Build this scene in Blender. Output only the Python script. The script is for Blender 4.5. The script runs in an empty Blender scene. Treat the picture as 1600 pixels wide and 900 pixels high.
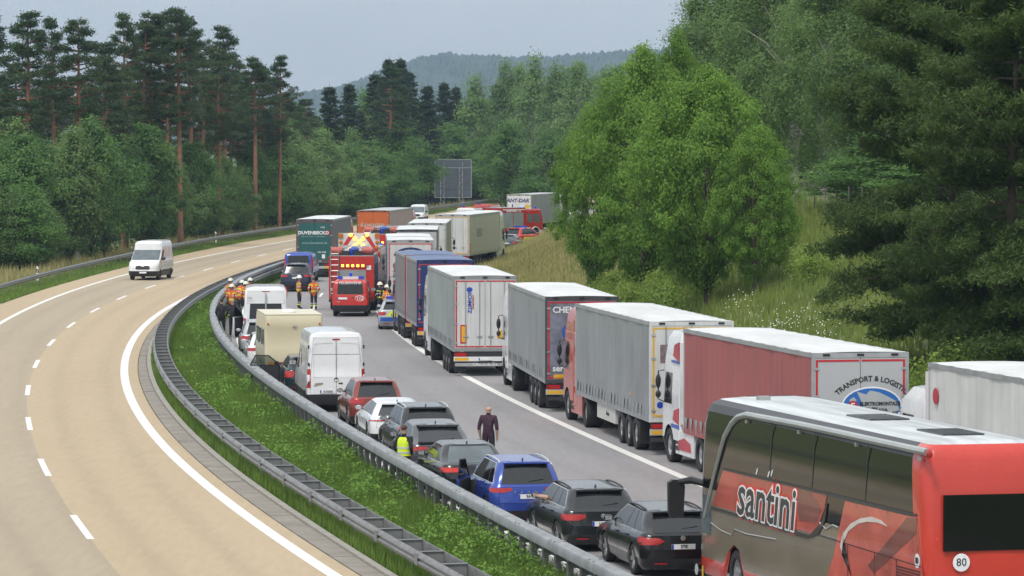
import bpy, bmesh, math, random
import numpy as np
from mathutils import Vector, Matrix
random.seed(7)
R = math.radians
sc = bpy.context.scene
COL = sc.collection

# ------------------------------------------------------------------ camera, sky, sun, exposure
CAM_H = 9.36; FPX = 6200.0; TILT = math.atan(230 / FPX)
cam_d = bpy.data.cameras.new('camera'); cam = bpy.data.objects.new('camera', cam_d); COL.objects.link(cam)
cam.location = (0, 0, CAM_H); cam.rotation_euler = (R(90) - TILT, 0, 0)
cam_d.sensor_width = 36; cam_d.lens = 36 * FPX / 1600; cam_d.clip_start = 1; cam_d.clip_end = 40000
sc.camera = cam
SUN_EL, SUN_AZ = 56, 205          # azimuth clockwise from +Y: the light comes from behind and a little left of the camera
world = bpy.data.worlds.new('World'); sc.world = world; world.use_nodes = True
nt = world.node_tree; nt.nodes.clear()
w_out = nt.nodes.new('ShaderNodeOutputWorld'); w_bg = nt.nodes.new('ShaderNodeBackground')
sky = nt.nodes.new('ShaderNodeTexSky'); sky.sky_type = 'NISHITA'; sky.sun_disc = False
sky.sun_elevation = R(SUN_EL); sky.sun_rotation = R(SUN_AZ); sky.dust_density = 3; sky.air_density = 1.0
hsv = nt.nodes.new('ShaderNodeHueSaturation'); hsv.inputs['Saturation'].default_value = 0.35
mixw = nt.nodes.new('ShaderNodeMix'); mixw.data_type = 'RGBA'; mixw.inputs[0].default_value = 0.72
# even overcast cloud deck, a little brighter towards the zenith, faint cloud mottling
tcw = nt.nodes.new('ShaderNodeTexCoord'); sepw = nt.nodes.new('ShaderNodeSeparateXYZ')
mrw = nt.nodes.new('ShaderNodeMapRange'); mrw.inputs['From Min'].default_value = 0.0; mrw.inputs['From Max'].default_value = 1.0
mrw.inputs['To Min'].default_value = 0.0; mrw.inputs['To Max'].default_value = 1.0
grad = nt.nodes.new('ShaderNodeMix'); grad.data_type = 'RGBA'
grad.inputs[6].default_value = (6.0, 6.3, 6.55, 1); grad.inputs[7].default_value = (11.5, 11.9, 12.3, 1)
mapw = nt.nodes.new('ShaderNodeMapping'); mapw.inputs['Scale'].default_value = (1.0, 1.0, 3.5)
nzw = nt.nodes.new('ShaderNodeTexNoise'); nzw.inputs['Scale'].default_value = 9.0; nzw.inputs['Detail'].default_value = 5
mrn = nt.nodes.new('ShaderNodeMapRange'); mrn.inputs['To Min'].default_value = 0.80; mrn.inputs['To Max'].default_value = 1.20
mulw = nt.nodes.new('ShaderNodeMix'); mulw.data_type = 'RGBA'; mulw.blend_type = 'MULTIPLY'; mulw.inputs[0].default_value = 1
L = nt.links.new
L(tcw.outputs['Generated'], sepw.inputs[0]); L(sepw.outputs['Z'], mrw.inputs['Value']); L(mrw.outputs[0], grad.inputs[0])
L(tcw.outputs['Generated'], mapw.inputs[0]); L(mapw.outputs[0], nzw.inputs['Vector']); L(nzw.outputs[0], mrn.inputs['Value'])
L(grad.outputs[2], mulw.inputs[6]); L(mrn.outputs[0], mulw.inputs[7])
L(sky.outputs[0], hsv.inputs['Color']); L(hsv.outputs[0], mixw.inputs[6]); L(mulw.outputs[2], mixw.inputs[7])
L(mixw.outputs[2], w_bg.inputs['Color']); L(w_bg.outputs[0], w_out.inputs[0])
w_bg.inputs['Strength'].default_value = 0.1
sun_d = bpy.data.lights.new('sun', 'SUN'); sun = bpy.data.objects.new('sun', sun_d); COL.objects.link(sun)
sun_d.energy = 1.5; sun_d.angle = R(10); sun_d.color = (1, .96, .9)
sdir = Vector((math.sin(R(SUN_AZ)) * math.cos(R(SUN_EL)), math.cos(R(SUN_AZ)) * math.cos(R(SUN_EL)), math.sin(R(SUN_EL))))
sun.rotation_euler = (-sdir).to_track_quat('-Z', 'Y').to_euler(); sun.location = (0, 0, 60)
sc.view_settings.view_transform = 'Standard'; sc.view_settings.look = 'None'
sc.view_settings.exposure = 0.4; sc.view_settings.gamma = 1
sc.cycles.use_denoising = True
sc.cycles.max_bounces = 6; sc.cycles.diffuse_bounces = 4; sc.cycles.glossy_bounces = 3; sc.cycles.transmission_bounces = 3
sc.cycles.volume_bounces = 1; sc.cycles.caustics_reflective = False; sc.cycles.caustics_refractive = False

# ------------------------------------------------------------------ picture-to-place helpers
CF = Vector((0, math.cos(TILT), -math.sin(TILT))); CU = Vector((0, math.sin(TILT), math.cos(TILT)))
def ray(px, py): return CF + Vector((1, 0, 0)) * ((px - 800) / FPX) + CU * ((450 - py) / FPX)
def G(px, py, z=0.0):
    d = ray(px, py); t = (z - CAM_H) / d.z
    return Vector((d.x * t, d.y * t, z))
def atY(px, py, Y):
    d = ray(px, py); t = Y / d.y
    return Vector((d.x * t, Y, CAM_H + d.z * t))
def hit(px, py, p, n):
    d = ray(px, py); o = Vector((0, 0, CAM_H)); t = (Vector(p) - o).dot(n) / d.dot(n)
    return o + d * t

# ------------------------------------------------------------------ road lines: x of each line every 30 m of distance
YS = list(range(30, 701, 30))
CV = {'LI': [10.15, 2.05, -4.85, -10.44, -14.58, -17.38, -18.99, -19.39, -18.68, -17.19, -15.11, -12.6, -9.81, -6.81, -3.74, -0.61, 2.53, 5.66, 8.78, 11.89, 14.98, 18.05, 21.1],
'LO': [1.5, -5.85, -12.24, -17.58, -21.73, -24.72, -26.59, -27.41, -27.23, -26.15, -24.33, -21.93, -19.2, -16.25, -13.21, -10.11, -6.98, -3.86, -0.74, 2.37, 5.47, 8.55, 11.62],
'LD': [3.81, -3.25, -9.35, -14.41, -18.32, -21.1, -22.78, -23.32, -22.85, -21.74, -20.19, -18.08, -15.58, -12.83, -9.83, -6.78, -3.64, -0.53, 2.46, 5.48, 8.54, 11.53, 14.55],
'RS': [19.38, 13.41, 8.03, 3.27, -0.9, -4.32, -6.83, -8.38, -8.99, -8.75, -7.76, -6.11, -3.96, -1.41, 1.33, 4.25, 7.25, 10.33, 13.46, 16.63, 19.81, 23.01, 26.24],
'RI': [14.0, 7.2, 0.85, -4.75, -9.1, -12.3, -14.21, -14.79, -14.42, -13.31, -11.59, -9.2, -6.4, -3.4, -0.3, 2.9, 6.1, 9.25, 12.4, 15.5, 18.6, 21.7, 24.8],
'lad': [10.63, 3.38, -3.12, -8.7, -12.97, -15.88, -17.43, -17.8, -17.16, -15.81, -13.91, -11.57, -8.93, -6.06, -3.1, -0.06, 3.01, 6.09, 9.19, 12.27, 15.36, 18.43, 21.49],
'box': [11.9, 5.5, -0.3, -5.4, -9.9, -13.4, -15.69, -16.6, -16.14, -14.77, -12.7, -10.15, -7.28, -4.2, -1.05, 2.15, 5.36, 8.55, 11.72, 14.87, 18.0, 21.11, 24.18],
'rail': [-3.4, -10.62, -16.84, -21.96, -25.84, -28.55, -30.13, -30.75, -30.53, -29.69, -28.33, -26.49, -23.88, -20.62, -17.4, -14.25, -11.19, -8.24, -5.39, -2.61, 0.12, 2.8, 5.42]}
def cx(k, y):
    t = CV[k]; u = (min(max(y, 30), 690) - 30) / 30; i = min(int(u), len(t) - 2); f = u - i
    p0 = t[max(i - 1, 0)] if i > 0 else 2 * t[0] - t[1]; p1 = t[i]; p2 = t[i + 1]; p3 = t[i + 2] if i + 2 < len(t) else 2 * t[i + 1] - t[i]
    return 0.5 * (2 * p1 + (p2 - p0) * f + (2 * p0 - 5 * p1 + 4 * p2 - p3) * f * f + (3 * p1 - p0 - 3 * p2 + p3) * f ** 3)
def slope(k, y): return (cx(k, y + 2) - cx(k, y - 2)) / 4
def heading(y, k='RI'): return math.atan2(1, slope(k, y))
def foot(y): return cx('RS', y) + 5.9
def tz(x, y):
    d = x - foot(y)
    if d > 0:
        h = 6.9; s = 0.5 * d
        q = s * s / (s + 0.25)                       # soft toe
        z = h * (1 - math.exp(-(q / h) ** 1.6 * 1.15)) if q < 3 * h else h
        return z + max(0, d - 16) * 0.03
    e = cx('rail', y) - 1.0 - x
    if e > 0: return -0.25 * min(e, 4) / 4 + (max(0, e - 14) * 0.012 if e < 200 else 2.2)
    return 0.0

# ------------------------------------------------------------------ materials
MATS = {}
def M(name, col, rough=0.5, metal=0.0, coat=0.0, nz=None, emit=None, bump=None, spec=0.5, streak=None):
    if name in MATS: return MATS[name]
    m = bpy.data.materials.new(name); m.use_nodes = True; t = m.node_tree; b = t.nodes['Principled BSDF']
    b.inputs['Base Color'].default_value = (*col, 1); b.inputs['Roughness'].default_value = rough
    b.inputs['Metallic'].default_value = metal; b.inputs['Coat Weight'].default_value = coat; b.inputs['Coat Roughness'].default_value = 0.04
    b.inputs['Specular IOR Level'].default_value = spec
    if emit: b.inputs['Emission Color'].default_value = (*emit[0], 1); b.inputs['Emission Strength'].default_value = emit[1]
    tc = t.nodes.new('ShaderNodeTexCoord'); last = None
    def mul(src, lo, hi, prev):
        mr = t.nodes.new('ShaderNodeMapRange'); mr.inputs['From Min'].default_value = 0.3; mr.inputs['From Max'].default_value = 0.7
        mr.inputs['To Min'].default_value = lo; mr.inputs['To Max'].default_value = hi
        t.links.new(src, mr.inputs['Value'])
        mx = t.nodes.new('ShaderNodeMix'); mx.data_type = 'RGBA'; mx.blend_type = 'MULTIPLY'; mx.inputs[0].default_value = 1
        if prev is None: mx.inputs[6].default_value = (*col, 1)
        else: t.links.new(prev, mx.inputs[6])
        t.links.new(mr.outputs[0], mx.inputs[7]); return mx.outputs[2]
    def noise(scale, detail=6, sv=(1, 1, 1)):
        mp = t.nodes.new('ShaderNodeMapping'); mp.inputs['Scale'].default_value = sv; t.links.new(tc.outputs['Object'], mp.inputs[0])
        n = t.nodes.new('ShaderNodeTexNoise'); n.inputs['Scale'].default_value = scale; n.inputs['Detail'].default_value = detail; n.inputs['Roughness'].default_value = 0.65
        t.links.new(mp.outputs[0], n.inputs['Vector']); return n.outputs[0]
    if nz is None and metal < 0.9 and not emit: nz = (1.7, 0.10)
    if nz:
        n = noise(nz[0]); last = mul(n, 1 - nz[1], 1 + nz[1], last)
        mr = t.nodes.new('ShaderNodeMapRange'); mr.inputs['To Min'].default_value = max(0.02, rough - 0.12); mr.inputs['To Max'].default_value = min(1, rough + 0.12)
        t.links.new(n, mr.inputs['Value']); t.links.new(mr.outputs[0], b.inputs['Roughness'])
    if streak: last = mul(noise(streak[0], 4, streak[2]), 1 - streak[1], 1 + streak[1] * 0.5, last)
    if last is not None: t.links.new(last, b.inputs['Base Color'])
    if bump:
        bp = t.nodes.new('ShaderNodeBump'); bp.inputs['Strength'].default_value = bump[1]; bp.inputs['Distance'].default_value = 0.02
        t.links.new(noise(bump[0]), bp.inputs['Height']); t.links.new(bp.outputs[0], b.inputs['Normal'])
    MATS[name] = m; return m
def paint(name, col, metal=0.0, rough=0.26): return M(name, col, rough, metal, 0.6, nz=(0.9, 0.07), spec=.4)
BLACK = M('black_plastic', (.018, .018, .02), .5); RUBBER = M('tyre_rubber', (.022, .022, .023), .8)
GLASS = M('dark_window_glass', (.016, .018, .02), .06, 0, 0, nz=(2, .2), spec=.6)
CLEAR = M('windscreen_glass', (.10, .125, .135), .05, 0, 0, nz=(1.5, .3), spec=.6)
def see_through():
    m = bpy.data.materials.new('clear_door_glass'); m.use_nodes = True; t = m.node_tree; t.nodes.clear(); o = t.nodes.new('ShaderNodeOutputMaterial'); a = t.nodes.new('ShaderNodeBsdfTransparent'); a.inputs[0].default_value = (.55, .6, .58, 1)
    g = t.nodes.new('ShaderNodeBsdfGlossy'); g.inputs['Roughness'].default_value = .05; x = t.nodes.new('ShaderNodeMixShader'); f = t.nodes.new('ShaderNodeFresnel'); f.inputs[0].default_value = 1.5
    t.links.new(f.outputs[0], x.inputs[0]); t.links.new(a.outputs[0], x.inputs[1]); t.links.new(g.outputs[0], x.inputs[2]); t.links.new(x.outputs[0], o.inputs[0]); return m
SEE = see_through()
CHROME = M('bright_metal', (.72, .73, .74), .25, .9); ALU = M('aluminium', (.46, .47, .48), .42, .7, nz=(2, .12))
RIM = M('wheel_rim_metal', (.42, .43, .44), .35, .7, nz=(6, .15)); STEEL = M('galvanised_steel', (.36, .38, .39), .5, .45, nz=(3, .16))
DARKMET = M('dark_chassis', (.03, .03, .032), .65); WHITEP = paint('white_paint', (.74, .75, .76))
REDL = M('red_lens', (.42, .015, .015), .15, 0, .5, nz=(9, .2)); AMBER = M('amber_lens', (.75, .25, .02), .2, 0, .4)
WLENS = M('clear_lens', (.7, .72, .74), .12, 0, .5); PLATEW = M('plate_white', (.8, .81, .8), .4); PLATEB = M('plate_blue', (.02, .06, .4), .4)
INK = M('black_ink', (.02, .02, .022), .5); INTERIOR = M('dark_interior', (.02, .02, .022), .9)
WHITEINK = M('white_print', (.78, .79, .8), .5); REDINK = M('red_print', (.45, .03, .04), .5)
YEL = M('yellow_reflector', (.72, .40, .03), .4); REDREF = M('red_reflector', (.5, .02, .03), .35)

# ------------------------------------------------------------------ mesh builder
class MB:
    def __init__(s): s.v = []; s.f = []; s.m = []
    def add(s, vs, fs, mi=0):
        o = len(s.v); s.v.extend(tuple(p) for p in vs); s.f.extend(tuple(i + o for i in f) for f in fs); s.m.extend([mi] * len(fs)); return s
    def b2(s, x0, x1, y0, y1, z0, z1, mi=0):
        return s.add([(x0, y0, z0), (x1, y0, z0), (x1, y1, z0), (x0, y1, z0), (x0, y0, z1), (x1, y0, z1), (x1, y1, z1), (x0, y1, z1)],
              [(0, 3, 2, 1), (4, 5, 6, 7), (0, 1, 5, 4), (1, 2, 6, 5), (2, 3, 7, 6), (3, 0, 4, 7)], mi)
    def box(s, c, d, mi=0): return s.b2(c[0] - d[0] / 2, c[0] + d[0] / 2, c[1] - d[1] / 2, c[1] + d[1] / 2, c[2] - d[2] / 2, c[2] + d[2] / 2, mi)
    def tube(s, pts, r, n=6, mi=0, cap=True):
        pts = [Vector(p) for p in pts]; rs = r if isinstance(r, (list, tuple)) else [r] * len(pts); vs = []; fs = []
        for i, p in enumerate(pts):
            d = (pts[min(i + 1, len(pts) - 1)] - pts[max(i - 1, 0)]).normalized()
            a = Vector((0, 0, 1)) if abs(d.z) < 0.9 else Vector((1, 0, 0)); u = d.cross(a).normalized(); w = d.cross(u)
            for k in range(n):
                t = 2 * math.pi * k / n; vs.append(p + (u * math.cos(t) + w * math.sin(t)) * rs[i])
        for i in range(len(pts) - 1):
            for k in range(n): fs.append((i * n + k, i * n + (k + 1) % n, (i + 1) * n + (k + 1) % n, (i + 1) * n + k))
        if cap: fs.append(tuple(range(n))[::-1]); fs.append(tuple(range((len(pts) - 1) * n, len(pts) * n)))
        return s.add(vs, fs, mi)
    def lathe(s, prof, c, axis='y', n=20, mi=0):
        vs = []; fs = []
        for (r, h) in prof:
            for k in range(n):
                t = 2 * math.pi * k / n; a, b = r * math.cos(t), r * math.sin(t)
                vs.append((c[0] + a, c[1] + h, c[2] + b) if axis == 'y' else (c[0] + a, c[1] + b, c[2] + h) if axis == 'z' else (c[0] + h, c[1] + a, c[2] + b))
        for i in range(len(prof) - 1):
            for k in range(n): fs.append((i * n + k, i * n + (k + 1) % n, (i + 1) * n + (k + 1) % n, (i + 1) * n + k))
        return s.add(vs, fs, mi)
    def ell(s, c, d, n=10, m=7, mi=0):
        vs = []; fs = []
        for i in range(m + 1):
            p = math.pi * i / m
            for k in range(n):
                t = 2 * math.pi * k / n; vs.append((c[0] + d[0] * math.sin(p) * math.cos(t), c[1] + d[1] * math.sin(p) * math.sin(t), c[2] + d[2] * math.cos(p)))
        for i in range(m):
            for k in range(n): fs.append((i * n + k, i * n + (k + 1) % n, (i + 1) * n + (k + 1) % n, (i + 1) * n + k))
        return s.add(vs, fs, mi)
    def prism(s, pts, o, u, w, d, mi=0):                # 2D polygon in plane (o, u, w), thickened by vector d
        o, u, w, d = Vector(o), Vector(u), Vector(w), Vector(d); n = len(pts)
        vs = [o + u * a + w * b for a, b in pts]; vs += [v + d for v in vs]
        fs = [tuple(range(n)), tuple(range(2 * n - 1, n - 1, -1))] + [(i, (i + 1) % n, n + (i + 1) % n, n + i) for i in range(n)]
        return s.add(vs, fs, mi)
    def mesh(s, name, mats, ang=35):
        me = bpy.data.meshes.new(name); me.from_pydata(s.v, [], s.f)
        for m in (mats if isinstance(mats, (list, tuple)) else [mats]): me.materials.append(m)
        if any(s.m): me.polygons.foreach_set('material_index', s.m)
        bm = bmesh.new(); bm.from_mesh(me); bmesh.ops.recalc_face_normals(bm, faces=bm.faces); bm.to_mesh(me); bm.free()
        if ang:
            me.polygons.foreach_set('use_smooth', [True] * len(me.polygons)); me.set_sharp_from_angle(angle=R(ang))
        return me
    def build(s, name, mats, parent=None, ang=35): return link(name, s.mesh(name, mats, ang), parent)
def link(name, me, parent=None, loc=None, rz=None):
    o = bpy.data.objects.new(name, me); COL.objects.link(o); o.parent = parent
    if loc is not None: o.location = loc
    if rz is not None: o.rotation_euler = (0, 0, rz)
    return o
def tag(o, label=None, cat=None, group=None, kind=None):
    for k, v in (('label', label), ('category', cat), ('group', group), ('kind', kind)):
        if v: o[k] = v
    return o
def thing(name, label, cat, loc, rz=0.0, group=None):
    o = bpy.data.objects.new(name, None); COL.objects.link(o); o.location = loc; o.rotation_euler = (0, 0, rz); o.empty_display_size = .3
    return tag(o, label, cat, group)
def B(name, mat, parent, *boxes):
    m = MB()
    for b in boxes: m.b2(*b)
    return m.build(name, mat, parent)

FACE = {'rear': (Vector((0, -1, 0)), Vector((0, 0, 1)), Vector((-1, 0, 0))), 'left': (Vector((-1, 0, 0)), Vector((0, 0, 1)), Vector((0, 1, 0))),
        'right': (Vector((1, 0, 0)), Vector((0, 0, 1)), Vector((0, -1, 0))), 'front': (Vector((0, 1, 0)), Vector((0, 0, 1)), Vector((1, 0, 0)))}
def text(body, size, mat, parent, loc, face='rear', bold=0.0, shear=0.0, arc=None, sx=1.0, rot=0.0, align='CENTER', name='lettering', thick=.004):
    cu = bpy.data.curves.new('t', 'FONT'); cu.body = body; cu.size = size; cu.offset = bold * size; cu.shear = shear; cu.align_x = align; cu.align_y = 'CENTER'
    cu.resolution_u = 2; cu.extrude = thick
    o = bpy.data.objects.new('t', cu); COL.objects.link(o); dg = bpy.context.evaluated_depsgraph_get()
    me = bpy.data.meshes.new_from_object(o.evaluated_get(dg)); bpy.data.objects.remove(o)
    u, w, n = FACE[face] if isinstance(face, str) else face
    ca, sa = math.cos(rot), math.sin(rot)
    for v in me.vertices:
        x, y, z = v.co; x *= sx
        if arc: a = x / arc; x, y = (arc + y) * math.sin(a), (arc + y) * math.cos(a) - arc
        x, y = x * ca - y * sa, x * sa + y * ca
        v.co = Vector(loc) + u * x + w * y + n * (z + thick)
    me.materials.clear(); me.materials.append(mat); me.name = name
    return link(name, me, parent)

# ------------------------------------------------------------------ stacked-outline bodies (cars, vans, cabs, coach)
def LV(z, xr, xf, w, rr=.2, rf=.3, br=0.0, bf=0.0, zf=None, p=4): return dict(z=z, zf=z if zf is None else zf, xr=xr, xf=xf, w=w, rr=rr, rf=rf, br=br, bf=bf, p=p)
def lerp_lv(a, b, t): return {k: a[k] + (b[k] - a[k]) * t for k in a}
NR, NC = 6, 4
def half(lv, nS):
    w, rr, rf, xr, xf = lv['w'], lv['rr'], lv['rf'], lv['xr'], lv['xf']; P = []
    for k in range(NR): P.append([xr, (w - rr) * k / NR, 'rear', k])
    for k in range(NC + 1):
        a = math.pi / 2 * k / NC; P.append([xr + rr - rr * math.cos(a), w - rr + rr * math.sin(a), 'rc', k])
    for k in range(1, nS): P.append([xr + rr + (xf - rf - xr - rr) * k / nS, w, 'side', k])
    for k in range(NC + 1):
        a = math.pi / 2 * k / NC; P.append([xf - rf + rf * math.sin(a), w - rf + rf * math.cos(a), 'fc', k])
    for k in range(NR - 1, -1, -1): P.append([xf, (w - rf) * k / NR, 'front', k])
    out = []
    for x, y, s, k in P:
        if s in ('rear', 'rc'): x -= lv['br'] * (1 - (y / w) ** 2)
        if s in ('front', 'fc'): x += lv['bf'] * (1 - (y / w) ** 2)
        t = min(1, max(0, (x - xr) / (xf - xr))); z = lv['z'] + (lv['zf'] - lv['z']) * t ** lv['p']
        out.append((x, y, z, s, k))
    return out
def stack(levels, key, arches=(), nS=36, cap=True):
    parts = {}; rows = []
    for lv in levels:
        h = half(lv, nS); row = []
        for x, y, z, s, k in h:
            for (xa, za, ra) in arches:
                if y > 0.55 * lv['w'] and abs(x - xa) < ra: z = max(z, za + math.sqrt(ra * ra - (x - xa) ** 2))
            row.append((x, y, z))
        rows.append((row, h))
    n = len(rows[0][0]); acc = {}
    def put(k, quad):
        acc.setdefault(k, []).append(quad)
    for i in range(len(levels) - 1):
        a, b = rows[i][0], rows[i + 1][0]; h = rows[i][1]
        for j in range(n - 1):
            s0, s1 = h[j][3], h[j + 1][3]
            if s0 == 'rear': seg, m = 'rear', h[j][4]
            elif s0 == 'rc': seg, m = ('rc', h[j][4]) if h[j][4] < NC else ('side', 0)
            elif s0 == 'side': seg, m = 'side', h[j][4]
            elif s0 == 'fc': seg, m = ('fc', h[j][4]) if h[j][4] < NC else ('front', NR - 1)
            else: seg, m = 'front', h[j][4] - 1
            for sd in (1, -1):
                q = [a[j], a[j + 1], b[j + 1], b[j]]
                if sd < 0: q = [(x, -y, z) for x, y, z in q]
                put(key(i, seg, m, sd), q)
    if cap:
        t = rows[-1][0]; mid = len(t) // 2
        for sd in (1, -1):
            for j in range(n - 1):
                q = [t[j], t[j + 1], (t[j + 1][0], 0, t[j + 1][2]), (t[j][0], 0, t[j][2])]
                if j == 0 or t[j][1] == 0: q = [t[j], t[j + 1], (t[j + 1][0], 0, t[j + 1][2])]
                elif t[j + 1][1] == 0: q = [t[j], t[j + 1], (t[j][0], 0, t[j][2])]
                if sd < 0: q = [(x, -y, z) for x, y, z in q]
                put(key(len(levels) - 1, 'cap', j, sd), q)
    for k, quads in acc.items():
        idx = {}; mb = MB(); fs = []
        for q in quads:
            f = []
            for p in q:
                r = (round(p[0], 4), round(p[1], 4), round(p[2], 4))
                if r not in idx: idx[r] = len(mb.v); mb.v.append(r)
                if idx[r] not in f: f.append(idx[r])
            if len(f) > 2: mb.f.append(tuple(f)); mb.m.append(0)
        parts[k] = mb
    return parts
def shrink(mb, d=.008, side=None):
    vs = mb.v; c = [sum(p[k] for p in vs) / len(vs) for k in range(3)]
    ext = [max(p[k] for p in vs) - min(p[k] for p in vs) + 1e-6 for k in range(3)]
    mb.v = [tuple(c[k] + (p[k] - c[k]) * (1 - min(.3, 2 * d / ext[k]) if ext[k] > .25 else 1) for k in range(3)) for p in vs]
    return mb
def surf(levels, z, a, end='rear', nS=36):
    kz = 'z' if end == 'rear' else 'zf'
    lo = levels[0]; hi = levels[-1]; lv = lo if z <= lo[kz] else hi
    for i in range(len(levels) - 1):
        if levels[i][kz] <= z <= levels[i + 1][kz] and levels[i + 1][kz] > levels[i][kz]:
            lv = lerp_lv(levels[i], levels[i + 1], (z - levels[i][kz]) / (levels[i + 1][kz] - levels[i][kz])); break
    P = [(p[0], p[1]) for p in half(lv, nS)]
    if end != 'rear': P = P[::-1]
    s = abs(a); sg = 1 if a >= 0 else -1
    for j in range(len(P) - 1):
        dx, dy = P[j + 1][0] - P[j][0], P[j + 1][1] - P[j][1]; l = math.hypot(dx, dy)
        if s <= l or j == len(P) - 2:
            t = s / l if l else 0; x, y = P[j][0] + dx * t, P[j][1] + dy * t
            nx, ny = (-dy, dx) if end == 'rear' else (dy, -dx)
            nx, ny = nx / l, ny / l
            return Vector((x, sg * y, z)), Vector((nx, sg * ny, 0))
        s -= l
def patch(levels, rows, n=8, off=.008, end='rear', mb=None):
    mb = mb or MB(); vs = []; fs = []
    for (z, a0, a1) in rows:
        for k in range(n + 1):
            p, nn = surf(levels, z, a0 + (a1 - a0) * k / n, end); vs.append(p + nn * off)
    for i in range(len(rows) - 1):
        for k in range(n): fs.append((i * (n + 1) + k, i * (n + 1) + k + 1, (i + 1) * (n + 1) + k + 1, (i + 1) * (n + 1) + k))
    return mb.add(vs, fs)

WCACHE = {}
def wheel(parent, x, y, r=.33, w=.22, truck=False, name='wheel', dark=False):
    key = (r, w, truck, dark, y > 0)
    sg = 1 if y > 0 else -1
    if key not in WCACHE:
        t = MB(); h = w / 2
        t.lathe([(r * .62, -h * sg), (r * .93, -h * sg), (r, -h * .7 * sg), (r, h * .7 * sg), (r * .93, h * sg), (r * .66, h * .98 * sg), (r * .62, h * .7 * sg)], (0, 0, 0), 'y', 24)
        q = MB(); f = h * .75 * sg
        if truck:
            q.lathe([(r * .64, f), (r * .60, f - .03 * sg), (r * .5, f - .10 * sg), (r * .3, f - .10 * sg), (r * .28, f + .02 * sg), (r * .12, f + .04 * sg), (0.001, f + .04 * sg)], (0, 0, 0), 'y', 20)
            for k in range(10):
                a = k * math.pi / 5; q.box((r * .4 * math.cos(a), f - .08 * sg, r * .4 * math.sin(a)), (.03, .04, .03))
        else:
            q.lathe([(r * .66, f), (r * .60, f - .01 * sg), (r * .58, f - .06 * sg)], (0, 0, 0), 'y', 20)
            for k in range(5):
                a = k * math.tau / 5
                for da in (-.16, .16):
                    a1 = a + da; p0 = (r * .12 * math.cos(a1), f - .015 * sg, r * .12 * math.sin(a1)); p1 = (r * .61 * math.cos(a + da * .8), f - .005 * sg, r * .61 * math.sin(a + da * .8))
                    q.tube([p0, p1], [.022, .028], 5)
            q.lathe([(r * .17, f - .03 * sg), (r * .17, f + .005 * sg), (.001, f + .01 * sg)], (0, 0, 0), 'y', 12)
            q.lathe([(r * .6, f - .08 * sg), (.001, f - .08 * sg)], (0, 0, 0), 'y', 16, 1)
        WCACHE[key] = (t.mesh('tyre', RUBBER), q.mesh('rim', [BLACK if dark else RIM, INTERIOR]))
    t, q = WCACHE[key]; o = link(name, t, parent, (x, y, r)); link('rim', q, o); return o
def plate(parent, x, z, s='', yc=0.0, w=.52, h=.11, face='rear', blue=True):
    sg = -1 if face == 'rear' else 1
    o = MB().b2(min(x, x + sg * .015), max(x, x + sg * .015), yc - w / 2, yc + w / 2, z - h / 2, z + h / 2).build('number_plate', PLATEW, parent)
    if blue:
        y0 = yc + w / 2 if face == 'rear' else yc - w / 2
        B('country_band', PLATEB, o, (x + sg * .016, x + sg * .019, min(y0, y0 - .045 * (1 if face == 'rear' else -1)), max(y0, y0 - .045 * (1 if face == 'rear' else -1)), z - h / 2 + .003, z + h / 2 - .003))
    if s: text(s, .105, INK, o, (x + sg * .016, yc - (.02 if face == 'rear' else -.02), z), face, .015, sx=.9)
    return o

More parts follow.
